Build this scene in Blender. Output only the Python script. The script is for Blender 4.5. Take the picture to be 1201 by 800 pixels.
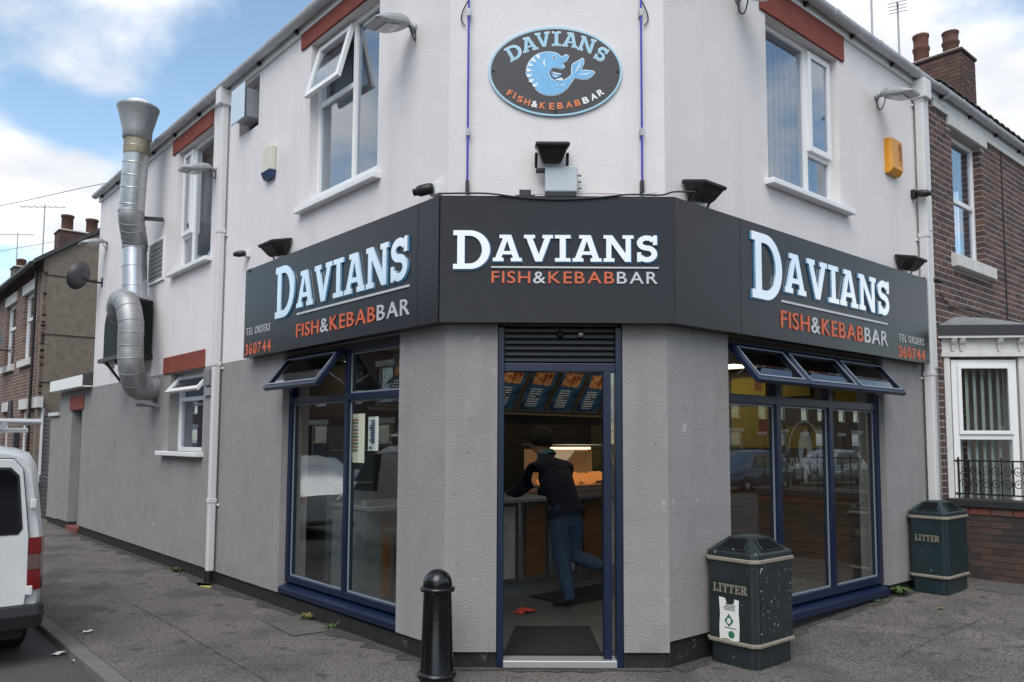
import bpy, bmesh, math, random
from mathutils import Vector, Matrix, noise
from mathutils.geometry import tessellate_polygon
random.seed(7)
R = math.radians
scene = bpy.context.scene
for o in list(bpy.data.objects): bpy.data.objects.remove(o)
col = scene.collection

# ---------------------------------------------------------------- camera
FOC, YC, PITCH, ROLL, AL, CAMH = 937.84, 443.92, 0.077766, 0.0045521, 0.7143997, 1.7
fw = Vector((0, math.cos(PITCH), math.sin(PITCH)))
u0 = Vector((0, -math.sin(PITCH), math.cos(PITCH)))
r0 = Vector((1, 0, 0))
RT = r0 * math.cos(ROLL) + u0 * math.sin(ROLL)
UP = u0 * math.cos(ROLL) - r0 * math.sin(ROLL)
CAMO = Vector((0, 0, CAMH))
cd = bpy.data.cameras.new('camera'); cam = bpy.data.objects.new('camera', cd); col.objects.link(cam)
cd.sensor_width = 36; cd.lens = 36 * FOC / 1201.0
cd.shift_x = 0.0; cd.shift_y = (YC - 400) / 1201.0
cd.clip_start = 0.1; cd.clip_end = 2000
cam.matrix_world = Matrix(((RT.x, UP.x, -fw.x, 0), (RT.y, UP.y, -fw.y, 0), (RT.z, UP.z, -fw.z, CAMH), (0, 0, 0, 1)))
scene.camera = cam

# ---------------------------------------------------------------- world, sun, exposure
SUN_EL, SUN_AZ = 52.0, 193.0            # azimuth clockwise from +Y; behind the camera
wd = bpy.data.worlds.new('World'); scene.world = wd; wd.use_nodes = True
nt = wd.node_tree; nt.nodes.clear()
def N(t, **k):
    n = nt.nodes.new(t)
    for a, b in k.items():
        setattr(n, a, b)
    return n
def LK(a, b): nt.links.new(a, b)
def MATH(op, a, b=None, c=None):
    n = N('ShaderNodeMath', operation=op)
    for i, v in enumerate((a, b, c)):
        if v is None: continue
        if isinstance(v, (int, float)): n.inputs[i].default_value = v
        else: LK(v, n.inputs[i])
    return n.outputs[0]
sky = N('ShaderNodeTexSky', sky_type='NISHITA', sun_disc=False)
sky.sun_elevation = R(SUN_EL); sky.sun_rotation = R(SUN_AZ); sky.air_density = 1.0; sky.dust_density = 0.6; sky.ozone_density = 1.2
tc = N('ShaderNodeTexCoord')
sx = N('ShaderNodeSeparateXYZ'); LK(tc.outputs['Generated'], sx.inputs[0])
zz = MATH('ADD', MATH('MAXIMUM', sx.outputs[2], 0.0), 0.16)
cb = N('ShaderNodeCombineXYZ')
LK(MATH('DIVIDE', sx.outputs[0], zz), cb.inputs[0]); LK(MATH('DIVIDE', sx.outputs[1], zz), cb.inputs[1])
mp = N('ShaderNodeMapping'); LK(cb.outputs[0], mp.inputs[0])
CLOUD_LOC = (1.57, 4.40, 0.0)
mp.inputs['Location'].default_value = CLOUD_LOC; mp.inputs['Scale'].default_value = (1, 1, 1)
nz = N('ShaderNodeTexNoise'); nz.inputs['Scale'].default_value = 1.25; nz.inputs['Detail'].default_value = 9; nz.inputs['Roughness'].default_value = .53
nz.inputs['Distortion'].default_value = .25
LK(mp.outputs[0], nz.inputs['Vector'])
rp = N('ShaderNodeValToRGB'); LK(nz.outputs[0], rp.inputs[0])
rp.color_ramp.elements[0].position = .43; rp.color_ramp.elements[1].position = .58
rp.color_ramp.interpolation = 'EASE'
nz2 = N('ShaderNodeTexNoise'); nz2.inputs['Scale'].default_value = 2.6; nz2.inputs['Detail'].default_value = 6
LK(mp.outputs[0], nz2.inputs['Vector'])
rc = N('ShaderNodeValToRGB'); LK(nz2.outputs[0], rc.inputs[0])
rc.color_ramp.elements[0].position = .3; rc.color_ramp.elements[0].color = (4.9, 5.1, 5.5, 1)
rc.color_ramp.elements[1].position = .62; rc.color_ramp.elements[1].color = (7.4, 7.4, 7.5, 1)
mx = N('ShaderNodeMix', data_type='RGBA'); LK(rp.outputs[0], mx.inputs[0])
bl = N('ShaderNodeMix', data_type='RGBA', blend_type='MULTIPLY'); bl.inputs[0].default_value = 1
LK(sky.outputs[0], bl.inputs[6]); bl.inputs[7].default_value = (1.52, 1.55, 1.42, 1)
LK(bl.outputs[2], mx.inputs[6]); LK(rc.outputs[0], mx.inputs[7])
bg = N('ShaderNodeBackground'); bg.inputs[1].default_value = 0.13; LK(mx.outputs[2], bg.inputs[0])
wo = N('ShaderNodeOutputWorld'); LK(bg.outputs[0], wo.inputs[0])

sl = bpy.data.lights.new('sun', 'SUN'); so = bpy.data.objects.new('sun', sl); col.objects.link(so)
sl.energy = 2.0; sl.angle = R(45); sl.color = (1.0, 0.965, 0.92)
sd = Vector((math.sin(R(SUN_AZ)) * math.cos(R(SUN_EL)), math.cos(R(SUN_AZ)) * math.cos(R(SUN_EL)), math.sin(R(SUN_EL))))
so.rotation_euler = sd.to_track_quat('Z', 'Y').to_euler(); so.location = (0, -20, 30)

scene.render.engine = 'CYCLES'
vs = scene.view_settings
vs.view_transform = 'Standard'; vs.look = 'None'; vs.gamma = 1; vs.exposure = 0.30; vs.use_curve_mapping = False
scene.cycles.transparent_max_bounces = 24; scene.cycles.max_bounces = 10

# ---------------------------------------------------------------- frames (x right, y inward, z up)
dL = Vector((-math.sin(AL), math.cos(AL), 0)); dR = Vector((math.cos(AL), math.sin(AL), 0))
def frame(o, x, y):
    return Matrix(((x.x, y.x, 0, o.x), (x.y, y.y, 0, o.y), (0, 0, 1, o.z), (0, 0, 0, 1)))
KP = Vector((0.22088643, 5.29276691, 0))
FI = frame(KP, dR, dL)                                   # x along right wall, y into the block
CLv = KP + dL * 1.1106; CRv = KP + dR * 1.2879
FL = frame(CLv, -dL, dR)                                 # left facade
FR = frame(CRv, dR, dL)                                  # right facade
fx = (CRv - CLv).normalized()
FF = frame((CLv + CRv) / 2, fx, Vector((-fx.y, fx.x, 0)))   # corner facade
def T(x, y, z): return Matrix.Translation((x, y, z))
def RZ(a): return Matrix.Rotation(a, 4, 'Z')
def ray(px, py): return fw + RT * ((px - 600.5) / FOC) - UP * ((py - YC) / FOC)
def pix(F, px, py, w=0.0):
    """photo pixel -> (x, z) on the facade plane F moved outward by w"""
    n = F.to_3x3() @ Vector((0, 1, 0)); p0 = F @ Vector((0, -w, 0))
    d = ray(px, py); q = CAMO + d * ((p0 - CAMO).dot(n) / d.dot(n))
    l = F.inverted() @ q
    return l.x, l.z
def gz(x, y=0):
    """ground height of the pavement, rising gently towards the brick house"""
    return max(0.0, min(0.20, 0.031 * (x - 2.3)))

# ---------------------------------------------------------------- materials
MATS = {}
def mat(name, color, rough=.6, metal=0.0, spec=.5, bump=None, var=None, streak=None, emit=None, coat=0, extra=None):
    """bump=(scale,strength,detail)  var=(scale,amount)  streak=(xscale,zscale,amount)"""
    if name in MATS: return MATS[name]
    m = bpy.data.materials.new(name); m.use_nodes = True; MATS[name] = m
    t = m.node_tree; b = t.nodes['Principled BSDF']
    b.inputs['Base Color'].default_value = (*color, 1); b.inputs['Roughness'].default_value = rough
    b.inputs['Metallic'].default_value = metal; b.inputs['Specular IOR Level'].default_value = spec
    b.inputs['Coat Weight'].default_value = coat
    if emit:
        b.inputs['Emission Color'].default_value = (*emit[0], 1); b.inputs['Emission Strength'].default_value = emit[1]
    co = t.nodes.new('ShaderNodeTexCoord').outputs['Object']
    cur = None
    def mixm(fac_out, colA, amount_color):
        k = t.nodes.new('ShaderNodeMix'); k.data_type = 'RGBA'; k.blend_type = 'MIX'
        t.links.new(fac_out, k.inputs[0])
        if colA is None: k.inputs[6].default_value = (*color, 1)
        else: t.links.new(colA, k.inputs[6])
        k.inputs[7].default_value = (*amount_color, 1)
        return k.outputs[2]
    def ramp(o, a, c):
        k = t.nodes.new('ShaderNodeMapRange'); t.links.new(o, k.inputs[0])
        k.inputs[1].default_value = a; k.inputs[2].default_value = c; return k.outputs[0]
    def noi(scale, detail=4, mapping=None, rough=.55):
        k = t.nodes.new('ShaderNodeTexNoise'); k.inputs['Scale'].default_value = scale; k.inputs['Detail'].default_value = detail
        k.inputs['Roughness'].default_value = rough
        src = co
        if mapping:
            mm = t.nodes.new('ShaderNodeMapping'); mm.inputs['Scale'].default_value = mapping; t.links.new(co, mm.inputs[0]); src = mm.outputs[0]
        t.links.new(src, k.inputs['Vector']); return k.outputs[0]
    if var:
        sc, am = var[0], var[1]
        cur = mixm(ramp(noi(sc, 6), .35, .7), cur, tuple(max(0, c * (1 - am)) for c in color))
        cur = mixm(ramp(noi(sc * 5.3, 5), .5, .75), cur, tuple(min(1, c * (1 + am * .7)) for c in color))
    if streak:
        cur = mixm(ramp(noi(1, 5, (streak[0], streak[0], streak[1])), .52, .85), cur, tuple(c * (1 - streak[2]) for c in color))
    if extra: cur = extra(t, co, cur, color, noi, ramp, mixm)
    if cur is not None: t.links.new(cur, b.inputs['Base Color'])
    if bump:
        k = t.nodes.new('ShaderNodeBump'); k.inputs['Strength'].default_value = bump[1]; k.inputs['Distance'].default_value = bump[3] if len(bump) > 3 else .004
        t.links.new(noi(bump[0], bump[2] if len(bump) > 2 else 3), k.inputs['Height']); t.links.new(k.outputs[0], b.inputs['Normal'])
    return m
def speck(c2, scale, lo, hi):
    def f(t, co, cur, color, noi, ramp, mixm):
        return mixm(ramp(noi(scale, 2), lo, hi), cur, c2)
    return f
def voro_speck(c2, scale, thr):
    def f(t, co, cur, color, noi, ramp, mixm):
        k = t.nodes.new('ShaderNodeTexVoronoi'); k.inputs['Scale'].default_value = scale; t.links.new(co, k.inputs['Vector'])
        return mixm(ramp(k.outputs['Distance'], thr, thr * .6), cur, c2)
    return f
def chain(*fs):
    def f(t, co, cur, color, noi, ramp, mixm):
        for q in fs: cur = q(t, co, cur, color, noi, ramp, mixm)
        return cur
    return f
def glass(name, ior=1.5, tint=(.93, .96, .95), rough=0.0):
    if name in MATS: return MATS[name]
    m = bpy.data.materials.new(name); m.use_nodes = True; MATS[name] = m; t = m.node_tree; t.nodes.clear()
    o = t.nodes.new('ShaderNodeOutputMaterial'); mixs = t.nodes.new('ShaderNodeMixShader')
    lw = t.nodes.new('ShaderNodeLayerWeight'); lw.inputs[0].default_value = .5
    pw_ = t.nodes.new('ShaderNodeMath'); pw_.operation = 'POWER'; t.links.new(lw.outputs['Facing'], pw_.inputs[0]); pw_.inputs[1].default_value = 5
    f0 = ((ior - 1) / (ior + 1)) ** 2
    fr = t.nodes.new('ShaderNodeMath'); fr.operation = 'MULTIPLY_ADD'; t.links.new(pw_.outputs[0], fr.inputs[0]); fr.inputs[1].default_value = 1 - f0; fr.inputs[2].default_value = f0
    tr = t.nodes.new('ShaderNodeBsdfTransparent'); tr.inputs[0].default_value = (*tint, 1)
    gl = t.nodes.new('ShaderNodeBsdfGlossy'); gl.inputs['Roughness'].default_value = rough; gl.inputs[0].default_value = (1, 1, 1, 1)
    t.links.new(fr.outputs[0], mixs.inputs[0]); t.links.new(tr.outputs[0], mixs.inputs[1]); t.links.new(gl.outputs[0], mixs.inputs[2])
    t.links.new(mixs.outputs[0], o.inputs[0]); return m

M_white = mat('white_render', (.74, .705, .70), .9, spec=.25, bump=(80, .6, 5, .006), var=(.55, .05), streak=(3.2, .16, .13), extra=chain(speck((.64, .61, .605), 85, .56, .72), speck((.62, .585, .565), 1.6, .60, .78), speck((.60, .57, .55), 14, .70, .78)))
M_grey = mat('grey_render', (.310, .299, .293), .92, spec=.25, bump=(70, .9, 5, .009), var=(.8, .10), streak=(5.0, .3, .16), extra=chain(speck((.235, .227, .224), 95, .52, .68), speck((.255, .245, .24), 2.3, .56, .74), speck((.23, .22, .215), 11, .68, .76), speck((.40, .39, .385), 7, .68, .76)))
M_plinth = mat('black_plinth_paint', (.016, .016, .018), .7, bump=(40, .4, 4, .006), var=(2.5, .4), extra=speck((.09, .085, .08), 14, .66, .75))
M_pave = mat('pavement_tarmac', (.196, .179, .165), .95, spec=.2, bump=(85, 1.0, 6, .02), var=(.45, .25),
             extra=chain(speck((.105, .098, .093), 1.3, .48, .66), speck((.075, .070, .067), 48, .50, .60), speck((.29, .275, .26), 62, .60, .68), speck((.085, .080, .076), 5.5, .60, .70), voro_speck((.40, .38, .36), 3.1, .026)))
M_road = mat('road_asphalt', (.085, .083, .083), .93, spec=.25, bump=(90, 1, 5, .008), var=(.4, .25), extra=speck((.13, .128, .125), 60, .62, .72))
M_kerb = mat('concrete_kerb', (.15, .14, .128), .9, bump=(60, .5, 4), var=(3, .25))
M_sign = mat('sign_panel', (.029, .0285, .033), .22, spec=.24, bump=(1.6, .03, 1, .01), var=(1.2, .06))
M_signedge = mat('sign_panel_trim', (.03, .031, .035), .35)
M_blue = mat('navy_frame_paint', (.005, .0125, .041), .35, spec=.5, var=(3, .15))
M_bluelip = mat('grey_gasket', (.22, .25, .29), .5)
M_upvc = mat('white_plastic', (.78, .78, .78), .35, var=(2, .03), streak=(7, .5, .07))
M_lint = mat('brick_red_lintel_paint', (.23, .052, .035), .85, bump=(60, .6, 4), var=(5, .2))
M_gut = mat('gutter_plastic', (.52, .53, .55), .4, var=(2, .15), streak=(6, 2, .2))
M_black = mat('black_plastic', (.012, .012, .013), .45)
M_blackpaint = mat('black_gloss_paint', (.005, .005, .006), .2, bump=(35, .25, 4), extra=speck((.12, .115, .11), 9, .69, .74))
M_chrome = mat('polished_letter_metal', (.86, .88, .9), .16, metal=.75)
M_whiteletter = mat('white_letter_face', (.86, .87, .88), .25, metal=.25)
M_letblue = mat('blue_letter_edge', (.035, .17, .32), .35)
M_orange = mat('orange_letter', (.62, .12, .045), .45)
M_silver = mat('silver_letter', (.55, .56, .57), .4, metal=.2)
M_galv = mat('galvanised_steel', (.55, .56, .57), .34, metal=.85, var=(3.5, .22), bump=(8, .12, 3), streak=(9, 1.2, .25))
M_galvdull = mat('dull_duct_metal', (.36, .365, .37), .5, metal=.6, var=(4, .25), bump=(14, .25, 3))
M_rust = mat('stained_collar', (.30, .26, .19), .6, metal=.4, var=(9, .55))
M_fan = mat('dark_green_fan_box', (.006, .014, .011), .75, var=(3, .3))
M_brickA = [mat('brick_%d' % i, c, .92, bump=(55, .6, 4), var=(7, .28)) for i, c in enumerate(((.098, .055, .047), (.120, .064, .053), (.080, .047, .042), (.140, .076, .060), (.064, .042, .040)))]
M_brickB = [mat('side_brick_%d' % i, c, .92, bump=(55, .6, 4), var=(7, .28)) for i, c in enumerate(((.17, .10, .08), (.20, .12, .09), (.14, .085, .07), (.22, .14, .11)))]
M_brickD = [mat('garden_brick_%d' % i, c, .92, bump=(55, .6, 4), var=(7, .28)) for i, c in enumerate(((.070, .048, .042), (.052, .040, .037), (.090, .056, .046), (.045, .037, .036)))]
M_mortar = mat('mortar', (.40, .35, .32), .95, bump=(80, .5))
M_mortard = mat('dark_mortar', (.085, .075, .068), .95, bump=(80, .5))
M_redbrick = mat('red_header_brick', (.19, .062, .040), .9, bump=(55, .6, 4), var=(7, .25))
M_pebble = mat('pebbledash', (.25, .205, .165), .97, bump=(150, 1.0, 3, .02), var=(6, .35), extra=voro_speck((.34, .30, .25), 38, .3))
M_slate = mat('roof_slate', (.055, .052, .055), .7, bump=(20, .5), var=(3, .3))
M_tile = mat('roof_tile', (.085, .06, .05), .85, bump=(30, .5), var=(3, .3))
M_stonewhite = mat('painted_stone', (.62, .61, .585), .8, bump=(40, .3), var=(3, .12), streak=(8, .6, .2))
M_glass = glass('window_glass', 1.85)
M_glassup = glass('double_glazing', 2.8, (.72, .78, .85))
M_glassdark = glass('awning_glass_dark_reflection', 1.6, (.38, .40, .42))  # dark reflection of ground and interior put into the pane tint
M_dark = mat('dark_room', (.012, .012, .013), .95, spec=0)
M_galvlamp = mat('lamp_housing_grey', (.36, .37, .38), .45, metal=.3, var=(5, .15))
M_lens = mat('lamp_lens', (.55, .56, .55), .2)
M_wire = mat('cable_black', (.02, .02, .022), .6)
M_wirew = mat('cable_pale', (.6, .6, .6), .6)
M_beige = mat('cream_plastic', (.62, .59, .50), .5)
M_alarm = mat('amber_alarm_box', (.72, .30, .02), .4, var=(4, .08))
M_tubeblue = mat('blue_neon_tube', (.05, .04, .42), .3)
M_bin = mat('bin_green_black', (.018, .026, .029), .42, spec=.5, bump=(60, .15, 3), var=(4, .3), extra=speck((.30, .32, .32), 22, .72, .745))
M_binworn = mat('bin_green_black_chipped', (.018, .026, .029), .42, bump=(60, .15, 3), var=(4, .3), extra=chain(speck((.52, .54, .54), 13, .665, .68), speck((.35, .36, .36), 34, .68, .7)))
M_binband = mat('bin_band_beige', (.24, .215, .165), .6, var=(6, .2))
M_binteal = mat('bin_teal_black', (.014, .028, .033), .4, bump=(60, .15, 3), var=(4, .2), extra=speck((.22, .24, .24), 22, .73, .75))
M_gold = mat('bin_lettering', (.22, .20, .15), .55)
M_pipe = mat('downpipe_plastic', (.64, .63, .63), .5, var=(2, .05), streak=(9, .4, .12))
M_paper = mat('paper', (.74, .74, .70), .8)
M_green = mat('sticker_green', (.03, .16, .08), .6)
M_leaf = mat('weed_leaf', (.06, .10, .025), .7, var=(20, .3))
M_leafdry = mat('weed_leaf_dry', (.16, .14, .05), .8, var=(20, .3))
M_steel = mat('stainless_steel', (.5, .5, .5), .3, metal=1, bump=(30, .05))
M_wood = mat('counter_wood', (.16, .075, .03), .5, streak=(2, 14, .45), var=(3, .2))
M_floor = mat('shop_floor', (.09, .088, .086), .45, var=(2, .25))
M_mat = mat('door_mat', (.012, .012, .012), .95, bump=(200, 1, 2, .01))

# ---------------------------------------------------------------- mesh builder
class MB:
    def __init__(s): s.v = []; s.f = []; s.mi = []; s.cur = 0; s.sm = set()
    def add(s, vs, fs, smooth=False):
        b = len(s.v); s.v += [tuple(p) for p in vs]
        for q in fs:
            if smooth: s.sm.add(len(s.f))
            s.f.append(tuple(i + b for i in q)); s.mi.append(s.cur)
        return s
    def box(s, x0, x1, y0, y1, z0, z1):
        return s.add([(x0, y0, z0), (x1, y0, z0), (x1, y1, z0), (x0, y1, z0), (x0, y0, z1), (x1, y0, z1), (x1, y1, z1), (x0, y1, z1)],
                     [(3, 2, 1, 0), (4, 5, 6, 7), (0, 1, 5, 4), (1, 2, 6, 5), (2, 3, 7, 6), (3, 0, 4, 7)])
    def mbox(s, M, sx, sy, sz):
        vs = [M @ Vector((a * sx / 2, b * sy / 2, c * sz / 2)) for c in (-1, 1) for a, b in ((-1, -1), (1, -1), (1, 1), (-1, 1))]
        return s.add(vs, [(3, 2, 1, 0), (4, 5, 6, 7), (0, 1, 5, 4), (1, 2, 6, 5), (2, 3, 7, 6), (3, 0, 4, 7)])
    def bar(s, a, b, w, h=None):
        a = Vector(a); b = Vector(b); d = b - a; L = d.length
        q = d.to_track_quat('X', 'Z').to_matrix().to_4x4()
        return s.mbox(Matrix.Translation((a + b) / 2) @ q, L, w, h or w)
    def tube(s, pts, r, seg=10, cap=True):
        pts = [Vector(p) for p in pts]; n = len(pts)
        rs = r if isinstance(r, (list, tuple)) else [r] * n
        up = Vector((0, 0, 1)); vs = []; prev = None
        for i, p in enumerate(pts):
            d = (pts[min(i + 1, n - 1)] - pts[max(i - 1, 0)]).normalized()
            if prev is None:
                a = up if abs(d.z) < .9 else Vector((1, 0, 0))
                x = d.cross(a).normalized()
            else:
                x = (prev - d * prev.dot(d)).normalized()
            y = d.cross(x); prev = x
            for k in range(seg):
                t = 2 * math.pi * k / seg
                vs.append(p + (x * math.cos(t) + y * math.sin(t)) * rs[i])
        fs = [(i * seg + k, i * seg + (k + 1) % seg, (i + 1) * seg + (k + 1) % seg, (i + 1) * seg + k) for i in range(n - 1) for k in range(seg)]
        s.add(vs, fs, True)
        if cap:
            s.add(vs[:seg], [tuple(range(seg))[::-1]]); s.add(vs[-seg:], [tuple(range(seg))])
        return s
    def lathe(s, prof, seg=24, M=Matrix.Identity(4), smooth=True, cap=True):
        vs = [M @ Vector((r * math.cos(2 * math.pi * k / seg), r * math.sin(2 * math.pi * k / seg), z)) for r, z in prof for k in range(seg)]
        n = len(prof)
        fs = [(i * seg + k, i * seg + (k + 1) % seg, (i + 1) * seg + (k + 1) % seg, (i + 1) * seg + k) for i in range(n - 1) for k in range(seg)]
        s.add(vs, fs, smooth)
        if cap:
            s.add(vs[:seg], [tuple(range(seg))[::-1]]); s.add(vs[-seg:], [tuple(range(seg))])
        return s
    def loft(s, rings, cap=True, smooth=False):
        n = len(rings[0]); vs = [p for r_ in rings for p in r_]
        fs = [(i * n + k, i * n + (k + 1) % n, (i + 1) * n + (k + 1) % n, (i + 1) * n + k) for i in range(len(rings) - 1) for k in range(n)]
        s.add(vs, fs, smooth)
        if cap: s.add(rings[0], [tuple(range(n))[::-1]]); s.add(rings[-1], [tuple(range(n))])
        return s
    def prism(s, loops, y0, y1):
        """loops of (x,z), the first the outline, the others holes; front at y0"""
        ls = [[Vector((x, z, 0)) for x, z in l] for l in loops]
        flat = [p for l in ls for p in l]
        tri = tessellate_polygon(ls)
        vs = [(p.x, y0, p.y) for p in flat] + [(p.x, y1, p.y) for p in flat]; n = len(flat)
        fs = []
        for a, b, c in tri:
            nrm = (flat[b] - flat[a]).cross(flat[c] - flat[a]).z
            if abs(nrm) < 1e-12: continue
            if nrm > 0: fs += [(a, b, c), (n + c, n + b, n + a)]
            else: fs += [(a, c, b), (n + b, n + c, n + a)]
        o = 0
        for l in ls:
            m = len(l)
            for k in range(m): fs.append((o + k, n + o + k, n + o + (k + 1) % m, o + (k + 1) % m))
            o += m
        return s.add(vs, fs)
    def mesh(s, name, mats):
        me = bpy.data.meshes.new(name); me.from_pydata(s.v, [], s.f)
        for m in (mats if isinstance(mats, (list, tuple)) else [mats]): me.materials.append(m)
        me.polygons.foreach_set('material_index', s.mi)
        if s.sm:
            fl = [False] * len(s.f)
            for i in s.sm: fl[i] = True
            me.polygons.foreach_set('use_smooth', fl)
        bm = bmesh.new(); bm.from_mesh(me); bmesh.ops.recalc_face_normals(bm, faces=bm.faces); bm.to_mesh(me); bm.free()
        me.update(); return me
    def build(s, name, mats, parent=None, M=None, bevel=0):
        return mk(s.mesh(name, mats), name, parent, M, bevel)
W = {}
def mk(me, name, parent=None, M=None, bevel=0):
    o = bpy.data.objects.new(name, me); col.objects.link(o)
    if M is None: M = W[parent.name] if parent else Matrix.Identity(4)
    if parent:
        o.parent = parent; o.matrix_basis = W[parent.name].inverted() @ M
    else: o.matrix_basis = M
    W[o.name] = M
    if bevel:
        b = o.modifiers.new('bevel', 'BEVEL'); b.width = bevel; b.segments = 2; b.limit_method = 'ANGLE'; b.angle_limit = R(40)
    return o
def tag(o, label=None, cat=None, group=None, kind=None):
    if label: o['label'] = label
    if cat: o['category'] = cat
    if group: o['group'] = group
    if kind: o['kind'] = kind
    return o
def thing(name, label, cat, M, group=None):
    return tag(mk(None, name, None, M), label, cat, group)
def box(name, m, parent, x0, x1, y0, y1, z0, z1, M=None, bevel=0):
    return MB().box(x0, x1, y0, y1, z0, z1).build(name, m, parent, M, bevel)
def catmull(pts, n=6):
    P = [Vector(p) for p in pts]; P = [P[0] * 2 - P[1]] + P + [P[-1] * 2 - P[-2]]; out = []
    for i in range(1, len(P) - 2):
        for k in range(n):
            t = k / n; a, b, c, d = P[i - 1:i + 3]
            out.append(.5 * ((2 * b) + (c - a) * t + (2 * a - 5 * b + 4 * c - d) * t * t + (3 * b - a - 3 * c + d) * t ** 3))
    out.append(P[-2]); return out
def wall_grid(x0, x1, z0, z1, holes, y0, y1):
    """a wall slab with rectangular openings, front at y0"""
    xs = sorted({x0, x1} | {min(max(h[i], x0), x1) for h in holes for i in (0, 1)})
    zs = sorted({z0, z1} | {min(max(h[i], z0), z1) for h in holes for i in (2, 3)})
    def solid(i, j):
        if i < 0 or j < 0 or i >= len(xs) - 1 or j >= len(zs) - 1: return False
        cx = (xs[i] + xs[i + 1]) / 2; cz = (zs[j] + zs[j + 1]) / 2
        return not any(h[0] < cx < h[1] and h[2] < cz < h[3] for h in holes)
    m = MB()
    for i in range(len(xs) - 1):
        for j in range(len(zs) - 1):
            if not solid(i, j): continue
            a, b, c, d = xs[i], xs[i + 1], zs[j], zs[j + 1]
            m.add([(a, y0, c), (b, y0, c), (b, y0, d), (a, y0, d)], [(0, 1, 2, 3)])
            m.add([(a, y1, c), (b, y1, c), (b, y1, d), (a, y1, d)], [(3, 2, 1, 0)])
            if not solid(i - 1, j): m.add([(a, y0, c), (a, y1, c), (a, y1, d), (a, y0, d)], [(3, 2, 1, 0)])
            if not solid(i + 1, j): m.add([(b, y0, c), (b, y1, c), (b, y1, d), (b, y0, d)], [(0, 1, 2, 3)])
            if not solid(i, j - 1): m.add([(a, y0, c), (b, y0, c), (b, y1, c), (a, y1, c)], [(3, 2, 1, 0)])
            if not solid(i, j + 1): m.add([(a, y0, d), (b, y0, d), (b, y1, d), (a, y1, d)], [(0, 1, 2, 3)])
    return m
def gridframe(m, xs, zs, t, y0, y1):
    """frame bars round a grid of panes: xs/zs the outer edges and mullion centres"""
    h = t / 2
    X = [(xs[0], xs[0] + t)] + [(x - h, x + h) for x in xs[1:-1]] + [(xs[-1] - t, xs[-1])]
    Zz = [(zs[0], zs[0] + t)] + [(z - h, z + h) for z in zs[1:-1]] + [(zs[-1] - t, zs[-1])]
    for a, b in X: m.box(a, b, y0, y1, zs[0], zs[-1])
    for c, d in Zz:
        for i in range(len(X) - 1): m.box(X[i][1], X[i + 1][0], y0 + .002, y1 - .002, c, d)
    return [(X[i][1], X[i + 1][0], Zz[j][1], Zz[j + 1][0]) for i in range(len(X) - 1) for j in range(len(Zz) - 1)]

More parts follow.
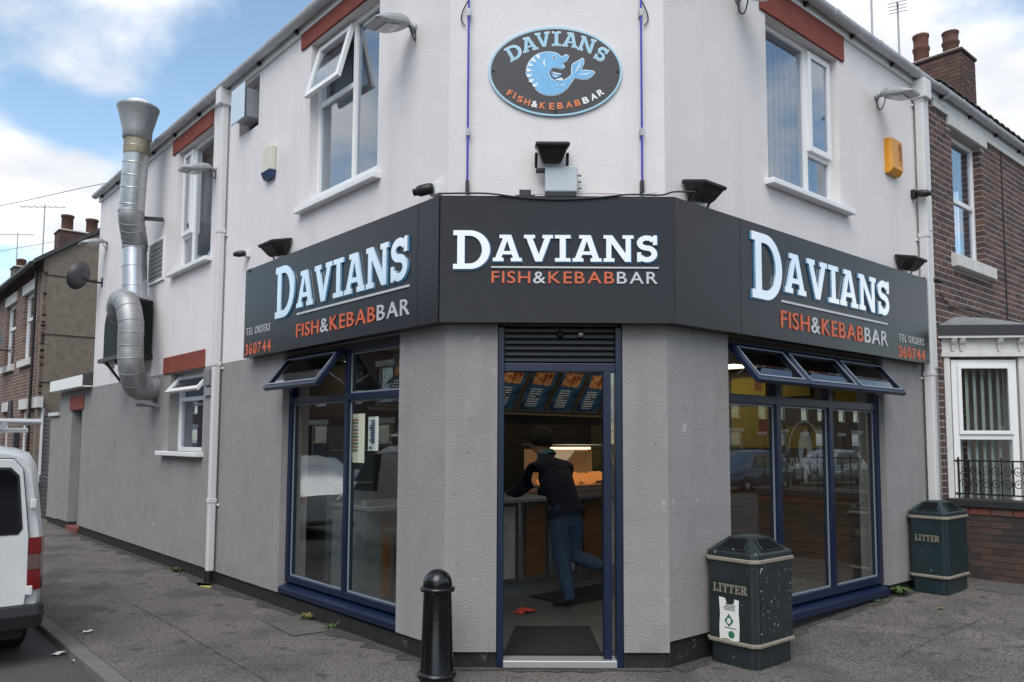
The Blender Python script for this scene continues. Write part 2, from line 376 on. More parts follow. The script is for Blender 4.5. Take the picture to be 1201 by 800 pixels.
# ---------------------------------------------------------------- lettering
def arc(cx, cz, rx, rz, a0, a1, n):
    return [(cx + rx * math.cos(R(a0 + (a1 - a0) * i / n)), cz + rz * math.sin(R(a0 + (a1 - a0) * i / n))) for i in range(n + 1)]
def slab(ch):
    if ch == 'I':
        return .52, [[[(0, 0), (.52, 0), (.52, .13), (.36, .13), (.36, .87), (.52, .87), (.52, 1), (0, 1), (0, .87), (.16, .87), (.16, .13), (0, .13)]]]
    if ch == 'A':
        return .97, [[[(0, 0), (.36, 0), (.36, .13), (.28, .13), (.325, .26), (.635, .26), (.68, .13), (.60, .13), (.60, 0), (.97, 0), (.97, .13), (.88, .13), (.61, 1), (.22, 1), (.22, .87), (.335, .87), (.08, .13), (0, .13)],
                      [(.36, .385), (.595, .385), (.478, .78)]]]
    if ch == 'V':
        return .97, [[[(0, 1), (0, .87), (.08, .87), (.38, 0), (.60, 0), (.89, .87), (.97, .87), (.97, 1), (.62, 1), (.62, .87), (.69, .87), (.50, .27), (.29, .87), (.37, .87), (.37, 1)]]]
    if ch == 'N':
        return 1.0, [[[(0, 0), (.36, 0), (.36, .13), (.26, .13), (.26, .69), (.71, 0), (.91, 0), (.91, .87), (1, .87), (1, 1), (.64, 1), (.64, .87), (.74, .87), (.74, .31), (.29, 1), (0, 1), (0, .87), (.09, .87), (.09, .13), (0, .13)]]]
    if ch == 'D':
        return 1.0, [[[(0, 0)] + arc(.45, .5, .55, .5, -90, 90, 16) + [(0, 1), (0, .87), (.11, .87), (.11, .13), (0, .13)],
                      [(.31, .14)] + arc(.44, .5, .34, .36, -90, 90, 14) + [(.31, .86)]]]
    if ch == 'L':
        return .8, [[[(0, 0), (.8, 0), (.8, .34), (.70, .34), (.64, .12), (.36, .12), (.36, .9), (.48, .9), (.48, 1), (0, 1), (0, .9), (.14, .9), (.14, .1), (0, .1)]]]
    if ch == 'T':
        return .86, [[[(.22, 0), (.64, 0), (.64, .1), (.54, .1), (.54, .88), (.70, .88), (.76, .68), (.86, .68), (.86, 1), (0, 1), (0, .68), (.10, .68), (.16, .88), (.32, .88), (.32, .1), (.22, .1)]]]
    if ch == 'E':
        return .82, [[[(0, 0), (.82, 0), (.82, .32), (.72, .32), (.66, .12), (.36, .12), (.36, .45), (.52, .45), (.52, .36), (.60, .36), (.60, .66), (.52, .66), (.52, .57), (.36, .57), (.36, .88), (.64, .88), (.70, .72), (.80, .72), (.80, 1), (0, 1), (0, .9), (.14, .9), (.14, .1), (0, .1)]]]
    if ch == 'R':
        return .95, [[[(0, 0), (.48, 0), (.48, .1), (.36, .1), (.36, .44), (.46, .44), (.64, .05), (.74, 0), (.95, 0), (.95, .1), (.86, .12), (.68, .47)] + arc(.50, .72, .36, .28, -50, 90, 8) + [(0, 1), (0, .9), (.14, .9), (.14, .1), (0, .1)], [(.36, .55)] + arc(.47, .72, .16, .17, -90, 90, 8) + [(.36, .89)]]]
    if ch == 'S':
        sp = arc(.38, .715, .24, .19, 25, 270, 14) + arc(.38, .305, .25, .22, 90, -155, 14)[1:]
        lo, ro = [], []
        for i, p in enumerate(sp):
            a = sp[max(i - 1, 0)]; b = sp[min(i + 1, len(sp) - 1)]
            dx, dz = b[0] - a[0], b[1] - a[1]; l = math.hypot(dx, dz) or 1
            nx, nz_ = -dz / l * .095, dx / l * .095
            lo.append((p[0] + nx, p[1] + nz_)); ro.append((p[0] - nx, p[1] - nz_))
        return .78, [[lo + ro[::-1]], [[(.58, .64), (.72, .64), (.72, 1), (.60, 1)]], [[(.05, 0), (.17, 0), (.19, .36), (.05, .36)]]]
def slab_mesh(ch, w, h, depth, m, grow=0.0):
    """letter with its lower left corner at the origin; front at y=-depth"""
    adv, polys = slab(ch); b = MB()
    for k, loops in enumerate(polys):
        b.prism([[((x - adv / 2) * (w / adv + grow / adv * 2) + w / 2, (z - .5) * (h + grow * 2) + h / 2) for x, z in l] for l in loops], -depth - k * .0012, 0)
    return b.mesh('letter', m)
GL = {}
def glyph(ch, bold=.0):
    """outline of a built-in font character as triangles, cap height 1; returns verts, faces, width"""
    if (ch, bold) in GL: return GL[ch, bold]
    c = bpy.data.curves.new('glyph', 'FONT'); c.body = ch; c.size = 1; c.offset = bold; c.resolution_u = 4
    o = bpy.data.objects.new('glyph', c); col.objects.link(o)
    dg = bpy.context.evaluated_depsgraph_get(); dg.update()
    me = bpy.data.meshes.new_from_object(o.evaluated_get(dg))
    vs = [tuple(v.co) for v in me.vertices]; fs = [tuple(p.vertices) for p in me.polygons]
    bpy.data.objects.remove(o); bpy.data.curves.remove(c); bpy.data.meshes.remove(me)
    x0 = min(v[0] for v in vs); k = 1 / .73
    vs = [((v[0] - x0) * k, v[1] * k) for v in vs]
    GL[ch, bold] = (vs, fs, max(v[0] for v in vs)); return GL[ch, bold]
def glyph_mesh(ch, w, h, depth, m, bold=.0):
    vs, fs, gw = glyph(ch, bold); b = MB(); n = len(vs)
    P = [(x / gw * w, z * h) for x, z in vs]
    edges = {}
    for q in fs:
        for i in range(len(q)):
            a, c = q[i], q[(i + 1) % len(q)]
            edges[(a, c)] = 1
    F = [tuple(q) for q in fs] + [tuple(n + i for i in q[::-1]) for q in fs]
    F += [(a, n + a, n + c, c) for (a, c) in edges if (c, a) not in edges]
    b.add([(x, -depth, z) for x, z in P] + [(x, 0, z) for x, z in P], F)
    return b.mesh('letter', m)

# ================================================================ ground
def sheet_grid(cols, rows, fn):
    m = MB(); vs = []
    for i in cols:
        for j in rows: vs.append(fn(i, j))
    nr = len(rows)
    m.add(vs, [(a * nr + b, (a + 1) * nr + b, (a + 1) * nr + b + 1, a * nr + b + 1) for a in range(len(cols) - 1) for b in range(nr - 1)])
    return m
rd = MB(); rd.add([(-400, -400, -.06), (400, -400, -.06), (400, 400, -.06), (-400, 400, -.06)], [(0, 1, 2, 3)])
tag(rd.build('road', M_road, None, FI), kind='structure', label='dark asphalt side road and main road surface')
def pave_edge(x):
    if x >= 1.5: return -2.6
    return 1.5 - 4.1 * math.sqrt(max(0, 1 - ((x - 1.5) / 3.37) ** 2))
cols = [-1.87 + i * .2 for i in range(60)] + [10.2, 14, 20, 40, 80]
rows = [i / 40 for i in range(41)]
pv = sheet_grid(cols, rows, lambda x, t: (x, pave_edge(x) + (60 - pave_edge(x)) * t ** 2.2, gz(x) + .0))
o_pave = pv.build('pavement', M_pave, None, FI); tag(o_pave, 'worn grey tarmac pavement round the corner shop', kind='structure')
# kerb stones along the side road and round the corner: children of the pavement
path = [(-1.935, 40 - i * .915) for i in range(43)]
y = path[-1][1]
a = 0
n_c = 9
pts = [(-1.935, 40 - i * .915) for i in range(42)]
pts += [(1.5 - 3.435 * math.cos(R(90 * i / n_c)), 1.5 - 4.165 * math.sin(R(90 * i / n_c))) for i in range(0, n_c + 1)]
pts += [(1.5 + i * .915, -2.665) for i in range(1, 30)]
for i in range(len(pts) - 1):
    p, q = Vector((*pts[i], 0)), Vector((*pts[i + 1], 0))
    if (q - p).length < .2: continue
    d = (q - p).normalized(); g = .005
    z0 = gz(p.x); m = MB()
    m.bar(p + d * g + Vector((0, 0, z0 - .088 + random.uniform(-.004, .004))), q - d * g + Vector((0, 0, gz(q.x) - .088)), .125, .19)
    m.build('kerb_stone', M_kerb, o_pave, FI, .012)

# grime along the wall feet and old repairs: irregular darker sheets, children of the pavement
def blob(name, m, pts, lift=.004, jag=.0):
    b = MB(); b.add([(x + random.uniform(-jag, jag), y + random.uniform(-jag, jag), gz(x) + lift) for x, y in pts], [tuple(range(len(pts)))]); return b.build(name, m, o_pave, FI)
M_grime = mat('wall_foot_grime', (.085, .080, .072), .97, spec=.1, bump=(85, 1, 6, .02), var=(3, .35), extra=speck((.16, .15, .14), 55, .55, .68))
M_patch = mat('tarmac_repair', (.135, .127, .121), .95, spec=.2, bump=(85, 1, 6, .02), var=(2, .25), extra=speck((.20, .19, .185), 60, .60, .68))
def strip(p, q_, w0, w1, n, side):
    p, q_ = Vector(p), Vector(q_); d = (q_ - p) / n; nn = Vector((d.y, -d.x)).normalized() * side
    b = MB(); vs = []
    for i in range(n + 1):
        a_ = p + d * i; w_ = random.uniform(w0, w1); c_ = a_ + nn * w_
        vs += [(a_.x, a_.y, gz(a_.x) + .004), (c_.x, c_.y, gz(c_.x) + .004)]
    b.add(vs, [(2 * i, 2 * i + 1, 2 * i + 3, 2 * i + 2) for i in range(n)]); b.build('grime', M_grime, o_pave, FI)
strip((.02, 1.15), (.02, 12.5), .05, .22, 90, -1)
strip((1.3, .02), (6.55, .02), .03, .16, 50, 1)
strip((-.02, 1.10), (1.27, -.02), .02, .09, 18, 1)
blob('repair_patch', M_patch, [(-.42, 2.75), (-.05, 2.7), (-.04, 3.45), (-.40, 3.5)], .0075, .03)
blob('repair_patch', M_patch, [(5.9, -.95), (6.5, -.9), (6.52, -.35), (6.0, -.42)], .005, .04)
for pp in ([(-1.15, 1.6), (-1.12, 2.8), (-1.08, 4.2), (-1.1, 5.6)], [(2.9, -1.0), (3.6, -.97), (4.2, -1.0), (4.65, -1.0)]):
    P_ = catmull([(x, y, 0) for x, y in pp], 14); b = MB()
    for i in range(len(P_) - 1):
        a_, c_ = P_[i], P_[i + 1]; w_ = random.uniform(.0015, .005); j_ = Vector((random.uniform(-.012, .012), random.uniform(-.012, .012), 0))
        n_ = Vector((-(c_ - a_).y, (c_ - a_).x, 0)).normalized() * w_
        b.add([(p.x, p.y, gz(p.x) + .0095) for p in (a_ - n_, c_ - n_ + j_, c_ + n_ + j_, a_ + n_)], [(0, 1, 2, 3)])
    b.build('seam_crack', mat('crack_dark', (.06, .056, .053), .95), o_pave, FI)

# ================================================================ the shop
shop = thing('shop_building', 'white over grey rendered corner takeaway shop with navy shopfronts', 'building', FI)
ZB, ZE = 2.61, 6.02
wL = {'w1': (-2.40, -1.07, 4.06, 5.76), 'w2': (-6.40, -5.06, 4.00, 5.72), 'fan': (-4.24, -3.68, 5.30, 5.90)}
sfL = (-2.86, -.657, .15, 2.6); swL = (-6.40, -5.12, 1.54, 2.60)
drR = pix(FL, 93, 560)[0]; drL = pix(FL, 81, 560)[0]; drZ = pix(FL, 88, 481)[1]
xe1 = pix(FL, 71, 470)[0]; ztop = ZB
wall_grid(-10.5, 0, ZB, ZE, list(wL.values()), 0, .3).build('wall', M_white, shop, FL)
wall_grid(xe1, 0, .15, ZB, [sfL, swL, (drL, drR, 0, drZ)], 0, .3).build('wall', M_grey, shop, FL)
wall_grid(xe1, 0, 0, .15, [(sfL[0], sfL[1], .13, 1), (drL, drR, -1, 1)], .025, .28).build('plinth', M_plinth, shop, FL)
sfR = (.818, 3.70, .10, 2.6); wR = (1.50, 2.86, 4.08, 5.66)
XR = 5.15
wall_grid(0, XR, ZB, ZE, [wR], 0, .3).build('wall', M_white, shop, FR)
wall_grid(0, XR, .2, ZB, [sfR], 0, .3).build('wall', M_grey, shop, FR)
wall_grid(0, XR, 0, .2, [(sfR[0], sfR[1], .10, 1)], .03, .28).build('plinth', M_plinth, shop, FR)
HF = .8503; dF = (-.455, .508, -1, 2.6)
wall_grid(-HF, HF, ZB, ZE - .003, [], 0, .28).build('wall', M_white, shop, FF)
wall_grid(-HF, HF, .12, ZB - .003, [dF], 0, .28).build('wall', M_grey, shop, FF)
for xa_, xb_ in ((-HF, dF[0]), (dF[1], HF)): wall_grid(xa_, xb_, 0, .12, [], .03, .26).build('plinth', M_plinth, shop, FF)
# end and rear walls (unseen from the street but closing the block)
box('wall', M_white, shop, 6.34, 6.62, .31, 11.6, 0, 6.02, FI)
box('wall', M_white, shop, .31, 6.33, 11.35, 11.6, 0, 6.0, FI)
# single-storey rear end: white fascia and lean-to roof over the yard wall
zf0 = pix(FL, 90, 455)[1]
MB().add([(xe1 - .05, -.16, 2.64), (-10.51, -.16, 2.64), (-10.51, -.16, 2.84), (xe1 - .05, -.16, 2.84), (xe1 - .05, 2.4, 3.5), (-10.51, 2.4, 3.5), (xe1 - .05, 2.4, 2.64), (-10.51, 2.4, 2.64)],
         [(0, 1, 2, 3), (3, 2, 5, 4), (0, 3, 4, 6), (1, 7, 5, 2), (0, 6, 7, 1)]).build('lean_to_roof', M_slate, shop, FL)
box('fascia', M_upvc, shop, xe1 - .06, -10.512, -.185, -.165, 2.62, 2.82, FL)
box('soffit', M_upvc, shop, xe1 - .05, -10.512, -.16, -.002, 2.615, 2.637, FL)
# red lintels
def lintel(F, x0, x1, z0, z1, parent=shop): return box('lintel', M_lint, parent, x0, x1, -.022, .12, z0, z1, F, .004)
lintel(FL, -2.60, -1.04, 5.762, 6.0); lintel(FL, -6.60, -5.08, 5.722, 6.0); lintel(FL, -6.66, -5.10, 2.602, 2.83)
lintel(FL, drL - .12, drR + .12, drZ + .002, drZ + .26)
lintel(FR, 1.40, 2.98, 5.662, 5.99)
# recessed side door in the left wall
box('side_door', mat('grey_side_door', (.16, .16, .165), .6), shop, drL, drR, .16, .21, .02, drZ, FL)
box('threshold', M_redbrick, shop, drL, drR, -.02, .26, -.01, .09, FL)
# roof
def roofpoly(pts, z, inset, h, name, m, parent, F):
    n = len(pts); cx = sum(p[0] for p in pts) / n; cy = sum(p[1] for p in pts) / n
    inner = [(p[0] + (cx - p[0]) * inset, p[1] + (cy - p[1]) * inset) for p in pts]
    mm = MB(); mm.add([(x, y, z) for x, y in pts] + [(x, y, z + h) for x, y in inner], [(i, (i + 1) % n, n + (i + 1) % n, n + i) for i in range(n)] + [tuple(range(n, 2 * n)), tuple(range(n))[::-1]])
    return mm.build(name, m, parent, F)
roofpoly([(-.1, 1.07), (1.25, -.1), (6.6, -.1), (6.6, 11.6), (-.1, 11.6)], 6.06, .8, 1.4, 'roof', M_slate, shop, FI)
# fascia boards and gutters with brackets
def gutter(F, x0, x1, parent, zc=6.04, m=M_gut, br=.95):
    box('fascia', M_upvc, parent, x0, x1, -.03, -.003, 5.93, 6.06, F)
    prof = [(-.095 + .058 * math.cos(R(a_)), zc + .058 * math.sin(R(a_))) for a_ in range(180, 361, 15)] + [(-.095 + .05 * math.cos(R(a_)), zc + .05 * math.sin(R(a_))) for a_ in range(360, 179, -15)]
    g = MB(); g.loft([[(x, p[0], p[1]) for p in prof] for x in (x0, x1)], True, False)
    g.build('gutter', m, parent, F)
    x = x0 + .3
    while x < x1:
        b = MB(); b.box(x - .018, x + .018, -.075, -.031, zc - .085, zc - .045)
        b.build('gutter_bracket', M_black, parent, F); 
        s_ = MB(); s_.loft([[(xx, p[0] * 1.0 + (p[0] + .095) * .12, zc + (p[1] - zc) * 1.12) for p in prof] for xx in (x + .42, x + .50)], True); s_.build('gutter_joint', m, parent, F)
        x += br
gutter(FL, -10.55, .04, shop); gutter(FR, -.04, XR - .05, shop); gutter(FF, -.90, .90, shop)
# downpipes
def downpipe(F, x, z0, z1, parent, y=-.065, r=.040):
    d = MB(); d.box(x - r, x + r, y - r, y + r, z0, z1)
    o = d.build('downpipe', M_pipe, parent, F, .012)
    for z in [z1 - .02 - i * 1.62 for i in range(int((z1 - z0) / 1.62) + 1)]:
        c = MB(); c.box(x - r - .007, x + r + .007, y - r - .007, y + r + .007, z - .025, z + .025); c.build('pipe_collar', M_pipe, o, F, .006)
        c = MB(); c.box(x - .075, x + .075, y + r + .008, -.002, z - .06, z - .035); c.build('pipe_clip', M_upvc, o, F)
    return o
xp = pix(FL, 253, 400, .08)[0]
downpipe(FL, xp, .16, 5.86, shop)
b = MB(); b.box(xp - .07, xp + .07, -.155, -.003, 5.78, 5.98); b.build('hopper', M_pipe, shop, FL, .01)
b = MB(); b.tube([(xp, -.075, .165), (xp, -.075, .03)], .05, 12); b.build('drain_shoe', M_black, shop, FL)
xp2 = pix(FR, 1086, 300, .08)[0]
downpipe(FR, xp2, .75, 5.75, shop, -.075, .048)
downpipe(FR, xp2 + .13, 2.55, 5.85, shop, -.06, .035)
b = MB(); b.box(xp2 - .08, xp2 + .10, -.17, -.003, 5.74, 5.97); b.build('hopper', M_pipe, shop, FR, .01)

# ---------------------------------------------------------------- upper windows
def upvc_window(F, hole, parent, mull, split_side, zt, y=.09, open_deg=0, blind=None, gl=M_glassup, single=False):
    """hole (x0,x1,z0,z1); mull = x of the mullion; on split_side the column has a sash above zt"""
    x0, x1, z0, z1 = hole; t = .055
    m = MB()
    m.box(x0, x0 + t, y, y + .07, z0, z1); m.box(x1 - t, x1, y, y + .07, z0, z1)
    m.box(x0 + t, x1 - t, y + .001, y + .069, z0, z0 + t); m.box(x0 + t, x1 - t, y + .001, y + .069, z1 - t, z1)
    if not single: m.box(mull - t / 2, mull + t / 2, y + .002, y + .068, z0 + t, z1 - t)
    sx0, sx1 = (x0 + t, x1 - t) if single else (x0 + t, mull - t / 2) if split_side < 0 else (mull + t / 2, x1 - t)
    ox0, ox1 = (mull + t / 2, x1 - t) if split_side < 0 else (x0 + t, mull - t / 2)
    m.box(sx0, sx1, y + .003, y + .067, zt - t / 2, zt + t / 2)
    fr = m.build('window', M_upvc, parent, F, .004)
    def pane(a, b_, c, d): box('pane', gl, fr, a, b_, y + .03, y + .036, c, d, F)
    if not single: pane(ox0, ox1, z0 + t, z1 - t)
    pane(sx0, sx1, z0 + t, zt - t / 2)
    # opening sash
    h = z1 - t - (zt + t / 2); w_ = sx1 - sx0
    Ms = F @ T(sx0, y - .004, z1 - t) @ Matrix.Rotation(R(-open_deg), 4, 'X')
    s_ = MB(); gridframe(s_, [-.015, w_ + .015], [-h - .015, .012], .06, -.03, .012); s_.build('opening_sash', M_upvc, fr, Ms, .004)
    box('pane', gl, fr, .04, w_ - .04, -.012, -.006, -h + .04, -.045, Ms)
    return fr
mat_blind = mat('blind_sky_reflection', (.30, .38, .52), .9)  # the sky's blue reflection is put into the blind colour
mat_curt = mat('grey_curtain', (.13, .13, .135), .9)
mx1 = pix(FL, 408, 120, -.09)[0]
f1 = upvc_window(FL, wL['w1'], shop, mx1 + .12, -1, pix(FL, 370, 128, -.09)[1], open_deg=15)
mx2 = pix(FL, 227, 250, -.09)[0]
f2 = upvc_window(FL, wL['w2'], shop, mx2, -1, pix(FL, 220, 277, -.09)[1])
mx3 = pix(FR, 944, 100, -.09)[0]
f3 = upvc_window(FR, wR, shop, mx3, 1, pix(FR, 960, 185, -.09)[1])
def sill(F, x0, x1, z, parent=shop, out=.09, h=.055, m=M_upvc): return box('sill', m, parent, x0, x1, -out, .09, z - h, z, F, .008)
sill(FL, -2.56, -1.0, 4.058, out=.08, h=.06); sill(FL, -6.5, -5.0, 3.998); sill(FR, 1.44, 3.0, 4.078)
box('apron', M_upvc, shop, -2.398, -1.072, .02, .089, 4.06, 4.15, FL)
def blinds(F, hole, y, n, m, parent, frac=1.0, side=0):
    x0, x1, z0, z1 = hole; w_ = (x1 - x0) * frac / n
    for i in range(n):
        b_ = MB(); xx = x0 + (i + .5) * w_ if side == 0 else x1 - (i + .5) * w_
        b_.mbox(T(xx, y, (z0 + z1) / 2) @ RZ(R(22)), w_ * .98, .003, z1 - z0 - .06); b_.build('blind_slat', m, parent, F)
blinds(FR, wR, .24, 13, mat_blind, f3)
blinds(FL, wL['w1'], .24, 4, mat_curt, f1, .3)
blinds(FL, wL['w2'], .24, 6, mat_curt, f2, .5)
# small ground-floor window with tilted vent
fs_ = upvc_window(FL, swL, shop, swL[0] + .03, 1, 2.24, y=.13, open_deg=40, single=True)
box('frosted_film', mat('obscured_glass', (.085, .105, .13), .35), fs_, swL[0] + .01, swL[1] - .01, .205, .211, 1.56, 2.58, FL)
sill(FL, -6.62, -5.06, 1.54, out=.1, h=.06)
# first-floor rooms stay dark behind the glass
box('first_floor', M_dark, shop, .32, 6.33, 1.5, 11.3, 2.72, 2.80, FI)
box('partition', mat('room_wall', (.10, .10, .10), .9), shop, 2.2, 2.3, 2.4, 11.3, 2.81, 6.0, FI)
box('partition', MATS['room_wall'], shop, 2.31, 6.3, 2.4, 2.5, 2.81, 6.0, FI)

# ---------------------------------------------------------------- shopfronts
def awning(F, parent, x0, x1, ztop, h, deg, y):
    Ms = F @ T(x0, y - .012, ztop) @ Matrix.Rotation(R(-deg), 4, 'X')
    s_ = MB(); gridframe(s_, [0, x1 - x0], [-h, 0], .052, -.045, 0); o_ = s_.build('opening_light', M_blue, parent, Ms, .004)
    box('pane', M_glassdark, parent, .05, x1 - x0 - .05, -.026, -.02, -h + .05, -.05, Ms)
    g_ = MB(); gridframe(g_, [.045, x1 - x0 - .045], [-h + .045, -.045], .014, -.051, -.046); g_.build('gasket', M_bluelip, parent, Ms)
    # stay arms
    for xx in (.02, x1 - x0 - .02):
        st = MB(); p1 = Ms @ Vector((xx, .002, -h * .6)); p0 = F @ Vector((x0 + xx, y + .02, ztop - h * .75)); st.bar(p0, p1, .012, .006); st.build('stay_arm', M_steel, parent, Matrix.Identity(4))
def shopfront(F, hole, mulls, zt, parent, y, t=.06, sillh=.12):
    x0, x1, z0, z1 = hole; m = MB()
    zs0 = z0 + sillh
    cells = gridframe(m, [x0 + .004] + mulls + [x1 - .004], [zs0, zt, z1 - .03], t, y, y + .085)
    fr = m.build('shopfront', M_blue, parent, F, .004)
    s_ = MB(); s_.add([(x0 + .004, y - .07, z0 + .002), (x1 - .004, y - .07, z0 + .002), (x1 - .004, y + .09, z0 + .002), (x0 + .004, y + .09, z0 + .002), (x0 + .004, y - .07, zs0 - .05), (x1 - .004, y - .07, zs0 - .05), (x1 - .004, y + .09, zs0 - .002), (x0 + .004, y + .09, zs0 - .002)],
                     [(3, 2, 1, 0), (4, 5, 6, 7), (0, 1, 5, 4), (1, 2, 6, 5), (2, 3, 7, 6), (3, 0, 4, 7)])
    s_.build('sill', M_blue, fr, F, .006)
    return fr, cells
zt = 2.075
mL = pix(FL, 404, 560, -.07)[0]
sf1, c1 = shopfront(FL, sfL, [mL], 2.10, shop, .07, sillh=.11)
for (a, b_, c, d) in c1:
    if c > 2 and a < -2: continue
    box('pane', M_glass, sf1, a, b_, .11, .116, c, d, FL)
    g_ = MB(); gridframe(g_, [a, b_], [c, d], .016, .102, .109); g_.build('gasket', M_bluelip, sf1, FL)
for (a, b_, c, d) in c1:
    if c > 2 and a < -2: awning(FL, sf1, a - .02, b_ + .02, d + .02, d - c + .05, 38, .07)
mR1, mR2 = pix(FR, 916, 600, -.06)[0], pix(FR, 978, 600, -.06)[0]
sf2, c2 = shopfront(FR, sfR, [mR1, mR2], zt, shop, .06, t=.075, sillh=.12)
for (a, b_, c, d) in c2:
    if c > 2: awning(FR, sf2, a - .03, b_ + .03, d + .02, d - c + .05, 40, .06); continue
    box('pane', M_glass, sf2, a, b_, .10, .106, c, d, FR)
    g_ = MB(); gridframe(g_, [a, b_], [c, d], .018, .092, .099); g_.build('gasket', M_bluelip, sf2, FR)

# ---------------------------------------------------------------- corner doorway
dm = MB(); x0, x1 = dF[0] + .003, dF[1] - .003
dm.box(x0, x0 + .05, .02, .13, .0, 2.58); dm.box(x1 - .05, x1, .02, .13, 0, 2.58); dm.box(x0 + .05, x1 - .05, .025, .125, 2.235, 2.30)
dm.box(x1 - .145, x1 - .085, .028, .12, .03, 2.235)
door = dm.build('door_frame', M_blue, shop, FF, .004)
box('pane', M_glass, door, x1 - .085, x1 - .05, .07, .076, .06, 2.235, FF)
box('threshold', mat('aluminium_threshold', (.5, .5, .49), .4, metal=.6), door, x0 + .05, x1 - .05, -.01, .14, .005, .06, FF, .006)
M_shut = mat('shutter_slat_dark', (.016, .017, .022), .4)
box('shutter_box', M_shut, door, x0 + .05, x1 - .05, .09, .24, 2.301, 2.58, FF)
for k in range(6):
    z = 2.305 + k * .046
    s_ = MB(); s_.add([(x0 + .052, .088, z), (x1 - .052, .088, z), (x1 - .052, .062, z + .012), (x0 + .052, .062, z + .012), (x1 - .052, .062, z + .034), (x0 + .052, .062, z + .034), (x1 - .052, .088, z + .043), (x0 + .052, .088, z + .043)],
                      [(0, 1, 2, 3), (3, 2, 4, 5), (5, 4, 6, 7)]); s_.build('shutter_slat', M_shut, door, FF)
for k, px in enumerate((657, 681)):
    xx = pix(FF, px, 388, -.05)[0]
    l_ = MB(); l_.lathe([(.001, .03), (.022, .028), (.03, .012), (.03, 0)], 14, T(xx, .058, 2.53) @ Matrix.Rotation(R(90), 4, 'X')); l_.build('spy_lens', M_steel if k else M_black, door, FF)

# ================================================================ fascia signs
SW, SZ0, SZ1 = .12, 2.595, 3.575
MIT = SW * math.tan(R(22.5))
def sign_panel(F, parent, plan, m=M_sign):
    mm = MB(); mm.loft([[(x, y, SZ0) for x, y in plan], [(x, y, SZ1) for x, y in plan]]); return mm.build('panel', m, parent, F, .003)
def letters_row(F, parent, text, x0, x1, z0, z1, y, gap, kind, depth=.03, mats=None, edge=None, bold=.02, scale=None):
    ws = [slab(c)[0] if kind == 'slab' else glyph(c, bold)[2] for c in text]
    tot = sum(ws) + gap * (len(text) - 1); k = (x1 - x0) / tot; x = x0
    for i, c in enumerate(text):
        w_ = ws[i] * k; m_ = mats[i] if isinstance(mats, list) else mats
        me = slab_mesh(c, w_, z1 - z0, depth, m_) if kind == 'slab' else glyph_mesh(c, w_, z1 - z0, depth, m_, bold)
        o_ = mk(me, 'letter', parent, F @ T(x, y, z0))
        if edge:
            e_ = mk(slab_mesh(c, w_, z1 - z0, depth * .45, edge[0], edge[1]), 'letter_edge', o_, F @ T(x + edge[2], y + .001, z0 + edge[3]))
        x += w_ + gap * k
def sign_text(F, root, px, big, y=-SW - .001, face=M_chrome, eo=(.005, -.005), edge=M_letblue):
    """px: D box, small caps box, underline, second line, given as sign-plane metres"""
    D, S, U, B = px
    letters_row(F, root, 'D', *D, y, 0, 'slab', .018, face, (edge, .005, *eo))
    letters_row(F, root, 'AVIANS', *S, y, .07, 'slab', .018, face, (edge, .005, *eo))
    box('underline', M_silver, root, U[0], U[1], y - .012, y, U[2], U[3], F)
    letters_row(F, root, 'FISH&KEBABBAR', *B, y, .19, 'font', .008, [M_orange] * 4 + [M_silver] + [M_orange] * 5 + [M_silver] * 3, bold=.006)
# corner sign
sgF = thing('fascia_sign', 'dark grey fascia sign with white slab letters over the shop door', 'shop sign', FF @ T(0, 0, SZ0))
sign_panel(FF, sgF, [(-HF, -.002), (-HF - MIT, -SW), (HF + MIT, -SW), (HF, -.002)])
def fp(F, x, y): return pix(F, x, y, SW)
x_a, z_a = fp(FF, 531.5, 316); x_b, z_b = fp(FF, 575, 271)
x_c, z_c = fp(FF, 578, 307); x_d, z_d = fp(FF, 772, 277)
x_e, z_e = fp(FF, 576, 314.5); _, z_f = fp(FF, 771, 312)
x_g, z_g = fp(FF, 576.5, 332); x_h, z_h = fp(FF, 771, 318.5)
sign_text(FF, sgF, ((x_a, x_b, z_a, z_b), (x_c, x_d, z_c, z_d), (x_e, x_d, z_e, z_e + .012), (x_g, x_h, z_g, z_h)), 1, face=M_whiteletter)
# left sign
XL0 = -3.62
sgL = thing('fascia_sign', 'dark fascia sign with chrome letters above the two-pane shop window', 'shop sign', FL @ T(0, 0, SZ0))
xs_ = pix(FL, 490, 300, SW)[0]
sign_panel(FL, sgL, [(XL0, -.002), (XL0, -SW), (xs_ - .002, -SW), (xs_ - .002, -.002)]); sign_panel(FL, sgL, [(xs_ + .002, -.002), (xs_ + .002, -SW), (MIT, -SW), (0, -.002)])
xa, _ = fp(FL, 325, 345); xb, _ = fp(FL, 347, 340); xc, _ = fp(FL, 350, 340); xd, zt_ = fp(FL, 482, 275.5)
_, zb_ = fp(FL, 480, 327); _, zu = fp(FL, 481, 336.5); xf0, zf_0 = fp(FL, 348, 396); xf1, zf_1 = fp(FL, 481, 348.5)
_, zD1 = fp(FL, 325, 315.5); _, zD0 = fp(FL, 329, 373.5)
sign_text(FL, sgL, ((xa, xb, zD0, zD1), (xc, xd, zb_, zt_), (xc, xd, zu, zu + .02), (xf0, xf1, zf_0, zf_1)), 1, eo=(.009, -.008))
xt0, zt0 = fp(FL, 289, 394); xt1, zt1 = fp(FL, 317, 386.5); xn0, zn0 = fp(FL, 288, 417); xn1, zn1 = fp(FL, 318, 401)
letters_row(FL, sgL, 'TEL', xt0, xt0 + (xt1 - xt0) * .3, zt0, zt0 + .085, -SW - .001, .34, 'font', .004, M_silver, bold=.0)
letters_row(FL, sgL, 'ORDERS', xt0 + (xt1 - xt0) * .38, xt1, zt0, zt0 + .085, -SW - .001, .34, 'font', .004, M_silver, bold=.0)
